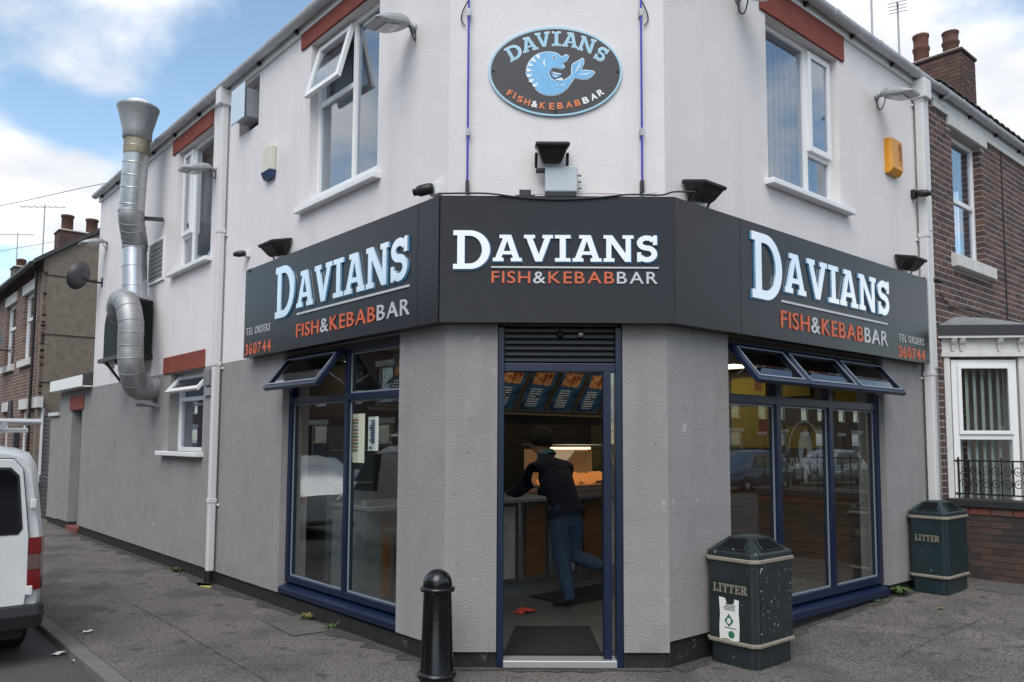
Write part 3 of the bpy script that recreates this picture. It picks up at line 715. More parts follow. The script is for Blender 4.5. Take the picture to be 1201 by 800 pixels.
letters_row(FL, sgL, '360744', xn0, xn1, zn0, zn0 + .125, -SW - .001, .22, 'font', .004, M_orange, bold=.015)
# right sign
XR1 = 4.62
sgR = thing('fascia_sign', 'dark fascia sign with chrome letters above the three-pane shop window', 'shop sign', FR @ T(0, 0, SZ0))
xs_ = pix(FR, 868, 300, SW)[0]
sign_panel(FR, sgR, [(XR1, -.002), (XR1, -SW), (xs_ + .002, -SW), (xs_ + .002, -.002)]); sign_panel(FR, sgR, [(xs_ - .002, -.002), (xs_ - .002, -SW), (-MIT, -SW), (0, -.002)])
xa, zD1 = fp(FR, 879, 270.5); _, zD0 = fp(FR, 880, 348.6); xb, _ = fp(FR, 915, 314)
xc, zb_ = fp(FR, 918.7, 342.5); _, zt_ = fp(FR, 925.5, 297.5); xd, _ = fp(FR, 1041.7, 350)
xu0, zu = fp(FR, 915.6, 354.5); xu1, _ = fp(FR, 1039.6, 382)
xf0, zf_0 = fp(FR, 915.6, 383.7); xf1, zf_1 = fp(FR, 1040, 388.5)
sign_text(FR, sgR, ((xa, xb, zD0, zD1), (xc, xd, zb_, zt_), (xu0, xu1, zu, zu + .02), (xf0, xf1, zf_0, zf_1)), 1, eo=(-.009, -.008))
xt0, zt0 = fp(FR, 1054, 400); xt1, _ = fp(FR, 1083, 400); xn0, zn0 = fp(FR, 1054, 418.5); xn1, _ = fp(FR, 1084.5, 415)
letters_row(FR, sgR, 'TEL', xt0, xt0 + (xt1 - xt0) * .3, zt0, zt0 + .085, -SW - .001, .34, 'font', .004, M_silver, bold=.0)
letters_row(FR, sgR, 'ORDERS', xt0 + (xt1 - xt0) * .38, xt1, zt0, zt0 + .085, -SW - .001, .34, 'font', .004, M_silver, bold=.0)
letters_row(FR, sgR, '360744', xn0, xn1, zn0, zn0 + .125, -SW - .001, .22, 'font', .004, M_orange, bold=.015)

# ---------------------------------------------------------------- oval sign
ox, oz = pix(FF, 651.5, 83, .03); ax_ = abs(pix(FF, 730, 83, .03)[0] - pix(FF, 573, 83, .03)[0]) / 2; az = abs(pix(FF, 651, 30.5, .03)[1] - pix(FF, 651, 135, .03)[1]) / 2
OV = FF @ T(ox, -.02, oz)
oval = thing('oval_sign', 'black oval sign with a blue fish on the white corner wall', 'wall sign', OV)
def ell(a_, b_, n=72): return [(a_ * math.cos(2 * math.pi * i / n), b_ * math.sin(2 * math.pi * i / n)) for i in range(n)]
M_rim = mat('oval_rim_blue', (.36, .58, .70), .5); M_ovalbk = mat('oval_face_black', (.036, .034, .038), .5)
M_fish = mat('fish_blue', (.18, .47, .76), .5, var=(9, .15)); M_fishw = mat('fish_outline_white', (.74, .80, .84), .5); M_fishd = mat('fish_shade_blue', (.09, .27, .52), .5)
M_ow = mat('oval_white_text', (.8, .8, .8), .5); M_ao = mat('oval_orange_text', (.68, .19, .06), .5); M_letpale = mat('oval_letter_blue', (.33, .58, .74), .5)
MB().prism([ell(ax_, az)], 0, .018).build('rim', M_rim, oval, OV)
MB().prism([ell(ax_ - .018, az - .018)], -.003, -.0005).build('face', M_ovalbk, oval, OV)
# oval artwork is drawn in crop pixels (1201x789 for 175x115 photo pixels)
SC = 2 * ax_ / 1080.0
def q(x, y): return ((x - 590) * SC, (405 - y) * SC)
def smooth(pts, n=5): return [(p.x, p.y) for p in catmull([(a_, b_, 0) for a_, b_ in pts], n)][:-1]
fish = [(695, 278), (672, 272), (640, 288), (600, 260), (540, 248), (470, 258), (415, 290), (375, 340), (358, 400), (365, 450), (400, 500), (430, 550), (480, 592), (545, 607), (610, 598), (670, 560), (712, 505), (745, 462), (790, 468), (850, 468), (905, 415), (850, 400), (795, 395), (815, 345), (812, 300), (770, 325), (730, 350), (722, 400), (722, 432), (690, 465), (645, 490), (600, 492), (558, 470), (535, 430), (545, 395), (580, 375), (640, 385), (660, 372), (650, 355), (630, 350), (660, 330), (690, 305)]
fishl = smooth([q(*p) for p in fish], 4)
def grow(poly, d):
    out = []; n = len(poly)
    ar = sum(poly[i][0] * poly[(i + 1) % n][1] - poly[(i + 1) % n][0] * poly[i][1] for i in range(n)); sgn = 1 if ar > 0 else -1
    for i in range(n):
        a_ = poly[i - 1]; b_ = poly[(i + 1) % n]; dx, dz = b_[0] - a_[0], b_[1] - a_[1]; l = math.hypot(dx, dz) or 1
        out.append((poly[i][0] + dz / l * d * sgn, poly[i][1] - dx / l * d * sgn))
    return out
MB().prism([grow(fishl, .006)], -.0055, -.0035).build('fish_outline', M_fishw, oval, OV)
MB().prism([fishl], -.0085, -.006).build('fish', M_fish, oval, OV)
def deco(name, m, pts, y0, sm=True):
    l = [q(*p) for p in pts]; MB().prism([smooth(l, 4) if sm else l], y0, y0 + .0015).build(name, m, oval, OV)
deco('eye_white', M_fishw, [(562, 290), (575, 278), (592, 282), (594, 296), (580, 306), (566, 302)], -.0105)
deco('eye', M_ovalbk, [(568, 291), (576, 283), (586, 287), (585, 297), (576, 300)], -.0125)
deco('fin', M_fishd, [(548, 405), (580, 418), (645, 430), (612, 462), (578, 470), (552, 440)], -.0105)
for fin in ([(560, 412), (600, 424), (640, 432), (606, 436), (575, 428)], [(562, 432), (590, 445), (612, 452), (590, 456), (568, 446)], [(585, 480), (640, 462), (648, 484), (620, 492)]): deco('fin_ray', M_fishw, fin, -.0125)
for k in range(7):
    a0 = R(118 + k * 17); cx, cy = 545, 415
    p = [(cx + 178 * math.cos(a0), cy - 160 * math.sin(a0)), (cx + 140 * math.cos(a0 + .12), cy - 126 * math.sin(a0 + .12)), (cx + 178 * math.cos(a0 + .2), cy - 160 * math.sin(a0 + .2)), (cx + 195 * math.cos(a0 + .1), cy - 176 * math.sin(a0 + .1))]
    deco('back_fin', M_fishw, p, -.0105, False)
for pts in ([(505, 300), (490, 340), (512, 378), (500, 338)], [(400, 440), (430, 470), (455, 480), (428, 478)], [(590, 540), (640, 528), (665, 505), (645, 542)], [(740, 440), (765, 380), (800, 320), (778, 390)], [(760, 445), (820, 430), (880, 420), (820, 445)]): deco('scale_mark', M_fishw, pts, -.0105)
def arc_letters(text, spots, h, ww, m, kind, depth=.004):
    for i, c in enumerate(text):
        px_, py_, an = spots[i]; x_, z_ = q(px_, py_); w_ = ww[i] * SC
        A = OV @ T(x_, -.0035, z_) @ Matrix.Rotation(R(-an), 4, 'Y') @ T(-w_ / 2, 0, -h * SC / 2)
        m_ = m[i] if isinstance(m, list) else m
        if kind == 'slab':
            o_ = mk(slab_mesh(c, w_, h * SC, depth, m_), 'letter', oval, A)
            mk(slab_mesh(c, w_, h * SC, depth * .5, M_fishw, .0055), 'letter_edge', o_, A)
        else: mk(glyph_mesh(c, w_, h * SC, depth, m_, .035), 'letter', oval, A)
arc_letters('DAVIANS', [(255, 250, 29), (375, 182, 17), (490, 143, 8), (598, 135, 0), (713, 145, -8), (845, 185, -18), (962, 262, -29)], 112, [112, 118, 110, 62, 116, 118, 84], M_letpale, 'slab')
arc_letters('FISH&KEBABBAR', [(222, 590, -27), (262, 612, -23), (307, 640, -20), (364, 664, -16), (424, 680, -10), (488, 692, -6), (560, 697, -1), (628, 692, 4), (700, 684, 9), (768, 668, 14), (832, 645, 19), (898, 616, 24), (952, 580, 30)], 52,
            [40, 14, 46, 46, 52, 48, 42, 48, 54, 48, 50, 54, 50], [M_ao] * 4 + [M_ow] + [M_ao] * 5 + [M_ow] * 3, 'font')
for a_ in (0, 90, 180, 270):
    l_ = MB(); l_.lathe([(.011, 0), (.011, .003), (.006, .005)], 10, T((ax_ - .04) * math.cos(R(a_)), -.003, (az - .035) * math.sin(R(a_))) @ Matrix.Rotation(R(90), 4, 'X')); l_.build('fixing_screw', M_black, oval, OV)

# ================================================================ wall-mounted fittings
def rotY90(): return Matrix.Rotation(R(90), 4, 'X')          # z axis of a lathe -> -y (outward)
def wall_lamp(F, px, py, label, length=.42, tilt=16):
    x, z = pix(F, px, py)
    M = F @ T(x, 0, z); t = thing('wall_lamp', label, 'wall lamp', M, 'grey flat-headed lamps on the shop walls')
    b = MB(); b.lathe([(.045, 0), (.045, .02), (.03, .03)], 14, rotY90()); b.build('back_plate', M_galvlamp, t)
    b = MB(); b.tube(catmull([(0, -.02, 0), (0, -.06, .005), (0, -.12, .01)], 5), .02, 10); b.build('arm', M_galvlamp, t)
    Mh = M @ T(0, -.06, .012) @ Matrix.Rotation(R(tilt), 4, 'X') @ T(0, .06, -.012)
    rings = []
    for yy, w_, zt, zb in ((-.07, .05, .035, -.01), (-.11, .09, .05, -.02), (-.19, .125, .06, -.03), (-.34, .135, .05, -.022), (-length, .12, .035, -.004), (-length - .03, .095, .025, .004)):
        rings.append([(-w_, yy, zb + .012), (-w_ * .8, yy, zb), (w_ * .8, yy, zb), (w_, yy, zb + .012), (w_, yy, (zt + zb) / 2), (w_ * .75, yy, zt), (-w_ * .75, yy, zt), (-w_, yy, (zt + zb) / 2)])
    b = MB(); b.loft(rings); b.build('lamp_head', M_galvlamp, t, Mh, .006)
    b = MB(); b.loft([[(-.085, yy, zz), (.085, yy, zz), (.085, yy, zz + .02), (-.085, yy, zz + .02)] for yy, zz in ((-.21, -.042), (-.27, -.046), (-.35, -.03))]); b.build('lens', M_lens, t, Mh, .008)
    b = MB(); b.tube(catmull([(.02, -.10, .03), (.05, -.08, -.04), (.055, -.04, -.13), (.03, -.01, -.12), (.02, 0, -.03)], 5), .006, 6); b.build('cable', M_wire, t)
wall_lamp(FL, 486, 33, 'grey flat wall lamp beside the tilted upper window')
wall_lamp(FL, 253, 199, 'grey flat wall lamp on the downpipe by the upper side window')
wall_lamp(FL, 126, 284, 'grey flat wall lamp near the rear corner by the dishes')
wall_lamp(FR, 1027, 114, 'grey flat wall lamp above the amber alarm box')
wall_lamp(FR, 864, -2, 'grey flat wall lamp left of the vertical-blind window')

def floodlight(F, px, py, label, w=.30, yaw=0, y=-.06, z=None, s=1.0):
    x, zz_ = pix(F, px, py, .1)
    if z is None: z = zz_
    M = F @ T(x, y, z) @ RZ(R(yaw)) @ Matrix.Scale(s, 4)
    t = thing('floodlight', label, 'floodlight', M, 'black floodlights on top of the fascia')
    Mt = M @ T(0, -.06, 0) @ Matrix.Rotation(R(14), 4, 'X')
    def rg4(hx_, hy_, z_): return [(-hx_, -hy_, z_), (hx_, -hy_, z_), (hx_, hy_, z_), (-hx_, hy_, z_)]
    b = MB(); b.loft([rg4(w * .28, .045, .02), rg4(w * .34, .07, .05), rg4(w * .46, .10, .12), rg4(w * .48, .105, .135)]); b.build('housing', M_black, t, Mt, .006)
    b = MB(); b.loft([rg4(w * .52, .115, .136), rg4(w * .54, .12, .150), rg4(w * .54, .12, .165), rg4(w * .5, .105, .172)]); b.build('front_bezel', M_black, t, Mt, .004)
    b = MB(); b.add(rg4(w * .45, .09, .1735), [(0, 1, 2, 3)]); b.build('glass_front', mat('floodlight_glass', (.03, .03, .035), .15), t, Mt)
    for sg in (-1, 1):
        b = MB(); b.bar((sg * w * .50, 0, .10), (sg * w * .50, .03, -.01), .022, .007); b.build('bracket_arm', M_black, t, Mt)
    b = MB(); b.box(-w * .5, w * .5, -.05, .02, -.03, -.012); b.build('bracket', M_black, t)
    for k in range(4):
        b = MB(); b.box(-w * .30, w * .30, -.112, -.106, .030 + k * .024, .036 + k * .024); b.build('cooling_fin', M_black, t, Mt @ T(0, .055 - k * .012, 0))
floodlight(FR, 823, 236, 'black floodlight by the corner end of the right fascia', .26, z=3.60, y=-.03)
floodlight(FR, 1066, 318, 'black floodlight at the downpipe end of the right fascia', .28, z=3.60, y=-.03)
floodlight(FL, 325, 304, 'black floodlight at the outer end of the left fascia', .30, z=3.60, y=-.03)
xx, zz0 = pix(FF, 647, 192, .12)
floodlight(FF, 647, 192, 'black floodlight above the grey box over the door', .24, z=zz0 - .02)
# control box under it
x0, z0 = pix(FF, 638, 226, .1); x1, z1 = pix(FF, 678, 192, .1)
cbx = thing('junction_box', 'pale grey control box on the fascia under the floodlight', 'electrical box', FF @ T((x0 + x1) / 2, -.03, 3.577))
b = MB(); b.box(-.125, .125, -.10, .028, .03, .235); b.build('case', mat('grey_box_plastic', (.50, .54, .57), .45), cbx, None, .012)
b = MB(); b.box(-.115, .115, -.095, .02, 0, .029); b.build('base', M_black, cbx)
for k in range(3):
    b = MB(); b.tube([(.125, -.04, .08 + k * .05), (.16, -.04, .08 + k * .05)], .011, 8); b.build('cable_gland', M_galvlamp, cbx)
x0, z0 = pix(FF, 616, 223, .1)
jb2 = thing('adaptor_box', 'small black transformer lying on top of the fascia', 'electrical box', FF @ T(x0, -.06, 3.577))
b = MB(); b.box(-.045, .045, -.03, .03, 0, .06); b.build('case', M_black, jb2, None, .006); b = MB(); b.box(-.075, .075, -.02, .02, 0, .018); b.build('base', M_black, jb2)
# cables trailing over the fascia
tr = MB(); tr.tube(catmull([(-.92, -.09, 3.60), (-.55, -.13, 3.59), (-.3, -.135, 3.56), (0, -.132, 3.545), (.3, -.133, 3.56), (.55, -.12, 3.59), (.8, -.08, 3.60), (.9, -.1, 3.62), (1.05, -.16, 3.60)], 6), .007, 6)
tag(tr.build('cable', M_wire, None, FF), 'black cable sagging along the top edge of the corner fascia', 'cable')
tr = MB(); tr.tube(catmull([(-.2, -.09, 3.60), (.15, -.06, 3.62), (.45, -.02, 3.63), (.6, -.05, 3.61), (.78, -.02, 3.64)], 6), .005, 6)
tag(tr.build('cable', M_wirew, None, FF), 'thin pale cable curling beside the grey control box', 'cable')
# blue tubes
for px, lab in ((548, 'blue neon tube on the window-lamp side of the oval sign'), (753.5, 'blue neon tube on the vertical-blind window side of the oval sign')):
    x, zb = pix(FF, px, 216, .05)
    t = thing('neon_tube', lab, 'neon tube', FF @ T(x, 0, zb), 'vertical blue tubes either side of the oval sign')
    zj = pix(FF, px, 14, .05)[1] - zb
    for a_, b_ in ((.03, zj - .02), (zj + .02, 2.33)):
        m = MB(); m.tube([(0, -.045, a_), (0, -.045, b_)], .0085, 8); m.build('tube', M_tubeblue, t)
    for zz in (0, zj, .42):
        m = MB(); m.box(-.014, .014, -.055, -.002, zz - .03 if zz else -.06, zz + .03); m.build('holder', M_black if zz == 0 else M_galvlamp, t)
    s_ = 1 if px > 600 else -1
    m = MB(); m.tube(catmull([(.01 * s_, -.03, zj + .1), (.05 * s_, -.02, zj + .02), (.06 * s_, -.02, zj - .05), (.03 * s_, -.02, zj - .1)], 5), .005, 6); m.build('cable', M_wire, t)
# cctv
def camera_unit(F, px, py, label, yaw=0, white=True, s=1.0, drop=0):
    x, z = pix(F, px, py, .06)
    M = F @ T(x, 0, z) @ Matrix.Scale(s, 4); t = thing('security_camera', label, 'camera', M, 'small cameras on the walls')
    mm = M_upvc if white else M_black
    b = MB(); b.box(-.05, .05, -.05, -.002, -.05, .05); b.build('mount', mm, t, None, .006)
    A = M @ T(0, -.07, 0) @ RZ(R(yaw)) @ Matrix.Rotation(R(100 + drop), 4, 'X')
    b = MB(); b.lathe([(.001, -.02), (.035, -.015), (.045, .02), (.045, .1), (.03, .125), (.001, .13)], 16); b.build('body', M_black, t, A)
    b = MB(); b.lathe([(.03, .126), (.03, .15), (.001, .15)], 14); b.build('lens', mat('camera_lens', (.01, .01, .012), .1), t, A)
camera_unit(FL, 507, 221, 'black ball camera on a white mount at the fascia corner', -55)
camera_unit(FL, 286, 297, 'black bullet camera on the wall above the left fascia end', -30, True, .8, 0)
camera_unit(FL, 299, 317, 'tiny black sensor at the outer top corner of the left fascia', 0, False, .6)
camera_unit(FR, 1076, 227, 'black ball camera under the amber alarm box', 10, False, .95)
camera_unit(FR, 1083, 328, 'black camera on white mount facing the shop at the downpipe', -60, True, .7)
camera_unit(FR, 1096, 328, 'black camera on white mount facing the brick house', 60, True, .7)
# alarm boxes
x0, z0 = pix(FR, 1040, 162, .06); x1, z1 = pix(FR, 1060, 206, .06)
al = thing('alarm_box', 'amber yellow burglar alarm box on the white wall', 'alarm box', FR @ T((x0 + x1) / 2, 0, (z0 + z1) / 2))
b = MB(); hw, hh = .14, .20
b.loft([[(-hw, 0, -hh), (hw, 0, -hh), (hw, 0, hh), (-hw, 0, hh)], [(-hw, -.05, -hh), (hw, -.05, -hh), (hw, -.05, hh), (-hw, -.05, hh)], [(-hw * .86, -.09, -hh * .75), (hw * .86, -.09, -hh * .75), (hw * .9, -.085, hh * .93), (-hw * .9, -.085, hh * .93)]]); b.build('cover', M_alarm, al, None, .008)
M_print = mat('alarm_print', (.16, .05, .03), .6, extra=speck((.72, .3, .02), 60, .5, .56))
b = MB(); b.box(.03, .10, -.0915, -.089, -.09, .15); b.build('printed_panel', M_print, al)
x0, z0 = pix(FL, 314, 192, .05)
al2 = thing('alarm_box', 'cream alarm sounder with blue strobe on the white side wall', 'alarm box', FL @ T(x0, 0, z0))
b = MB(); b.box(-.11, .11, -.07, -.002, -.09, .19); b.build('cover', M_beige, al2, None, .012)
b = MB(); b.loft([[(-.12, -.002, -.09), (.12, -.002, -.09), (.12, -.08, -.09), (-.12, -.08, -.09)], [(-.10, -.002, -.17), (.10, -.002, -.17), (.10, -.05, -.17), (-.10, -.05, -.17)]]); b.build('strobe', mat('blue_strobe', (.03, .055, .13), .3), al2, None, .006)
# extractor fan in the little opening
xa, xb, za, zb = wL['fan']
fan = thing('extractor_fan', 'square mirrored extractor fan in a small wall opening', 'fan', FL @ T((xa + xb) / 2, 0, za))
b = MB(); gridframe(b, [-.28, .28], [.01, .59], .05, .10, .16); b.build('frame', M_galvdull, fan)
b = MB(); b.box(-.15, .15, -.10, .09, .12, .46); b.build('casing', mat('fan_casing', (.28, .30, .32), .45), fan, None, .01)
b = MB(); b.box(-.19, .19, -.145, -.128, .08, .50); b.build('face_plate', mat('mirror_plate', (.55, .64, .72), .25, metal=.6), fan, None, .006)
for sx_ in (-.11, .11):
    b = MB(); b.box(sx_ - .02, sx_ + .02, -.1275, -.1005, .14, .44); b.build('spacer', M_galvdull, fan)
# louvre vent
x0, z1 = pix(FL, 177, 287); x1, z0 = pix(FL, 193, 328)
lv = thing('louvre_vent', 'white louvred vent grille beside the tall silver flue', 'vent', FL @ T(x0, 0, z0))
w_, h_ = x1 - x0, z1 - z0
b = MB(); gridframe(b, [0, w_], [0, h_], .035, -.03, -.002); b.build('frame', M_upvc, lv)
box('backing', M_dark, lv, .03, w_ - .03, -.006, -.003, .03, h_ - .03)
for k in range(9):
    zc = .05 + (h_ - .1) * k / 8
    b = MB(); b.mbox(T(w_ / 2, -.02, zc) @ Matrix.Rotation(R(-40), 4, 'X'), w_ - .07, .045, .006); b.build('louvre_blade', M_upvc, lv)
# little electrics by the small window, and the flue's wall vent
x0, z0 = pix(FL, 243, 443, .03)
eb = thing('meter_box', 'small grey box between the small window and downpipe', 'electrical box', FL @ T(x0, 0, z0))
b = MB(); b.box(-.09, .09, -.05, -.002, -.1, .1); b.build('case', mat('dark_grey_plastic', (.2, .2, .2), .5), eb, None, .008); b = MB(); b.box(-.1, .1, -.03, -.002, -.22, -.12); b.build('cover', M_galvlamp, eb)
x0, z0 = pix(FL, 127, 424, .08)
vb = thing('wall_vent', 'round dark vent cowl below the green fan housing', 'vent', FL @ T(x0, 0, z0))
b = MB(); b.lathe([(.09, 0), (.1, .03), (.09, .09), (.05, .14), (.001, .15)], 16, rotY90()); b.build('cowl', M_galvdull, vb)

# ================================================================ extraction flue
def pw(px, py, w): x, z = pix(FL, px, py, w); return Vector((x, -w, z))
flue = thing('extraction_flue', 'tall silver extraction flue with flared cowl on the side wall', 'flue', FL @ T(-7.1, 0, 0))
def duct(name, pts, r, m, rings=None, seg=22, rr=None):
    P = catmull(pts, 8); b = MB(); b.tube(P, rr or r, seg); o_ = b.build(name, m, flue, FL)
    if rings:
        acc = 0; nxt = rings * .5
        for i in range(1, len(P)):
            acc += (P[i] - P[i - 1]).length
            if acc >= nxt:
                nxt += rings; d = (P[i] - P[i - 1]).normalized()
                b = MB(); b.lathe([(r + .0005, -.009), (r + .006, -.004), (r + .006, .004), (r + .0005, .009)], seg, Matrix.Translation(P[i]) @ d.to_track_quat('Z', 'Y').to_matrix().to_4x4(), cap=False); b.build('seam_ring', m, o_, FL)
    return o_
RU = .165
p_end = pw(184, 455, 0.0); lowx = pw(156, 420, .40)
duct('lower_duct', [(p_end.x - .02, .02, p_end.z), (p_end.x, -.14, p_end.z - .02), (p_end.x + .06, -.30, p_end.z + .02), (lowx.x, -.42, p_end.z + .26), (lowx.x, -.44, 3.0), (lowx.x - .02, -.44, 3.3), (lowx.x - .16, -.46, 3.58), (lowx.x - .46, -.46, 3.66), (lowx.x - .72, -.42, 3.56), (lowx.x - .80, -.34, 3.48)], RU, M_galvdull, .17)
a = pw(158, 352, .30); b_ = pw(158, 292, .30); c_ = pw(154, 252, .42); d_ = pw(160.5, 172, .42)
duct('upper_duct', [a, a.lerp(b_, .5), b_], RU * .98, M_galv, .32)
duct('offset_bend', [b_ + Vector((0, 0, -.01)), b_ + Vector((0, 0, .08)), b_.lerp(c_, .55), c_ + Vector((0, 0, -.03)), c_ + Vector((0, 0, .06))], RU * 1.04, M_galvdull, .12)
duct('stack_duct', [c_ + Vector((0, 0, .02)), c_.lerp(d_, .5), d_], RU * 1.02, M_galv, .2)
duct('stained_collar', [d_ + Vector((0, 0, -.12)), d_ + Vector((0, 0, .10))], RU * 1.05, M_rust, None)
b = MB(); b.lathe([(RU + .01, 0), (RU + .035, .01), (RU + .035, .045), (RU + .01, .055)], 24, Matrix.Translation(a)); b.build('flange', M_galv, flue, FL)
cw = d_ + Vector((0, 0, .09))
b = MB(); b.lathe([(RU * 1.08, 0), (RU * 1.18, .02), (RU * 1.18, .13), (RU * 1.66, .44), (RU * 1.72, .46), (RU * 1.70, .48), (RU * 1.2, .46), (RU * 1.15, .44)], 32, Matrix.Translation(cw)); b.build('cowl', M_galvdull, flue, FL)
b = MB(); b.lathe([(RU * 1.2, .46), (RU * 1.1, .52), (RU * .8, .57), (RU * .3, .595), (.001, .60)], 24, Matrix.Translation(cw)); b.build('cowl_cap', mat('cowl_cap_white', (.7, .68, .68), .5), flue, FL)
# fan housing on its bracket
q0 = pw(119, 412, .36); q1 = pw(172, 360, .05)
xa, xb = -8.45, -7.22; za, zb = 2.92, 3.72
b = MB(); prof = [(xa, za), (xb, za), (xb, zb)] + arc(xa + .35, zb - .35, .35, .35, 90, 180, 8)
b.prism([prof], -.36, -.02); b.build('fan_housing', M_fan, flue, FL, .01)
b = MB(); b.box(xa - .06, xb + .02, -.42, -.003, za - .06, za - .003); b.build('shelf', M_black, flue, FL)
for xx in (xa + .25, xa + .75):
    b = MB(); b.bar((xx, -.38, za - .06), (xx + .05, -.01, za - .55), .035); b.bar((xx, -.02, za - .06), (xx + .03, -.02, za - .55), .03); b.build('strut', M_black, flue, FL)
b = MB(); b.bar(c_ + Vector((0, RU, -.02)), c_ + Vector((.12, .40, -.02)), .05); b.build('wall_strap', M_black, flue, FL)
b = MB(); b.bar((p_end.x - .1, -.25, p_end.z - .25), (p_end.x - .1, 0, p_end.z - .25), .04); b.bar((p_end.x + .16, -.36, p_end.z - .2), (p_end.x + .16, 0, p_end.z - .26), .035); b.build('wall_strap', M_galvdull, flue, FL)

# ================================================================ satellite dishes
def dish(M, label, dia, direction, m):
    t = thing('satellite_dish', label, 'satellite dish', M)
    d = Vector(direction).normalized(); A = d.to_track_quat('Z', 'Y').to_matrix().to_4x4()
    b = MB(); r_ = dia / 2
    b.lathe([(.001, 0), (r_ * .5, r_ * .07), (r_, r_ * .28), (r_ * 1.02, r_ * .28), (r_ * .5, r_ * .05), (.001, -.02)], 28, A @ T(0, 0, .04)); b.build('reflector', m, t, M @ T(0, -.30, .03))
    b = MB(); b.tube([(0, 0, -.03), (0, -.2, -.03), (0, -.3, .02)], .018, 8); b.box(-.05, .05, -.01, -.002, -.1, .06); b.build('mount', M_black, t)
    b = MB(); p = A @ Vector((0, -r_ * .95, r_ * .2)); e = A @ Vector((0, -r_ * .5, r_ * 1.1)); b.tube([p, e], .01, 6); b.tube([e, e + (A @ Vector((0, .08, -.04)))], .025, 8); b.build('feed_arm', M_black, t, M @ T(0, -.30, .03))
x0, z0 = pix(FL, 120, 330)
dish(FL @ T(x0, 0, z0), 'dark satellite dish on the white wall by the fan housing', .50, (-.75, -.55, .35), mat('dish_grey', (.075, .075, .08), .5))
x0, z0 = pix(FL, 112, 300)
dish(FL @ T(-10.52, .55, 5.05) @ RZ(R(-90)), 'dark round dish behind the rear corner of the shop', .6, (.2, -.8, .5), MATS['dish_grey'])

# ================================================================ brick laying
def lay_bricks(F, x0, x1, z0, z1, holes, parent, nmax, y=0.0, L=.215, H=.065, J=.014, dep=.04, mats=M_brickA, key=None, off=0):
    cells = []; row = 0; z = z0
    holes = [(h[0] + .004, h[1] - .004, h[2], h[3]) for h in holes]
    while z < z1 - .02:
        zz = min(z + H, z1); x = x0 - ((L + J) / 2 if (row + off) % 2 else 0)
        while x < x1:
            a_, b_ = max(x, x0), min(x + L, x1)
            segs = [(a_, b_)] if b_ - a_ > .02 else []
            for h in holes:
                if h[2] < zz - .01 and h[3] > z + .01:
                    ns = []
                    for s_, e_ in segs:
                        if e_ <= h[0] or s_ >= h[1]: ns.append((s_, e_)); continue
                        if s_ < h[0] - .006: ns.append((s_, h[0]))
                        if e_ > h[1] + .006: ns.append((h[1], e_))
                    segs = ns
            for s_, e_ in segs: cells.append((s_, e_, z, zz))
            x += L + J
        z += H + J; row += 1
    cells.sort(key=key or (lambda c: c[0]))
    unit = []
    for m in mats:
        b = MB(); b.add([(-.5, 0, -.5), (.5, 0, -.5), (.5, 1, -.5), (-.5, 1, -.5), (-.5, 0, .5), (.5, 0, .5), (.5, 1, .5), (-.5, 1, .5)], [(3, 2, 1, 0), (4, 5, 6, 7), (0, 1, 5, 4), (1, 2, 6, 5), (2, 3, 7, 6), (3, 0, 4, 7)])
        unit.append(b.mesh('brick', m))
    rest = MB()
    for i, (a_, b_, c, d) in enumerate(cells):
        k = min(int(random.random() ** 1.2 * len(mats)), len(mats) - 1); pr = random.uniform(-.0005, .0025)
        if i < nmax:
            mk(unit[k], 'brick', parent, F @ T((a_ + b_) / 2, y + pr, (c + d) / 2) @ Matrix.Diagonal((b_ - a_, dep, d - c, 1)))
        else:
            rest.cur = k; rest.box(a_, b_, y + pr, y + dep, c, d)
    if rest.f: tag(rest.build('brickwork', mats, parent, F), kind='stuff')

# ================================================================ brick house on the right
nb = thing('brick_house', 'dark red brick terraced house with a white bay window beside the shop', 'house', FR @ T(XR, 0, 0))
NW = (5.84, 6.86, 4.06, 5.72)
XN = 14.0
wall_grid(XR + .005, XN, .0, 6.0, [NW], .0035, .3).build('wall', M_mortar, nb, FR)
lay_bricks(FR, XR + .01, XN, .55, 5.93, [NW, (6.0, 8.2, 0, 3.16), (5.7, 7.02, 5.72, 5.95), (5.7, 7.02, 3.90, 4.06)], nb, 300, dep=.098, key=lambda c: (0 if c[2] > 2.9 or c[1] < 6 else 1, c[0] * .8 + abs(c[2] - 4.5) * .3))
box('lintel', M_stonewhite, nb, 5.70, 7.02, -.035, .1, 5.722, 5.945, FR, .01)
box('sill', M_stonewhite, nb, 5.70, 7.04, -.085, .12, 3.90, 4.055, FR, .01)
m = MB(); gridframe(m, [NW[0] + .003, NW[1] - .003], [NW[2] + .003, 4.86, NW[3] - .003], .06, .10, .16); nwf = m.build('window', M_upvc, nb, FR, .004)
box('pane', M_glassup, nwf, NW[0] + .06, NW[1] - .06, .125, .131, NW[2] + .06, NW[3] - .06, FR)
blinds(FR, NW, .22, 8, mat('white_blind', (.62, .63, .64), .9), nwf)
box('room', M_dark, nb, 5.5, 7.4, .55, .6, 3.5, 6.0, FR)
gutter(FR, XR - .02, XN, nb, 6.06)
box('eaves_board', M_stonewhite, nb, XR + .1, XN, -.03, .0, 5.84, 5.925, FR)
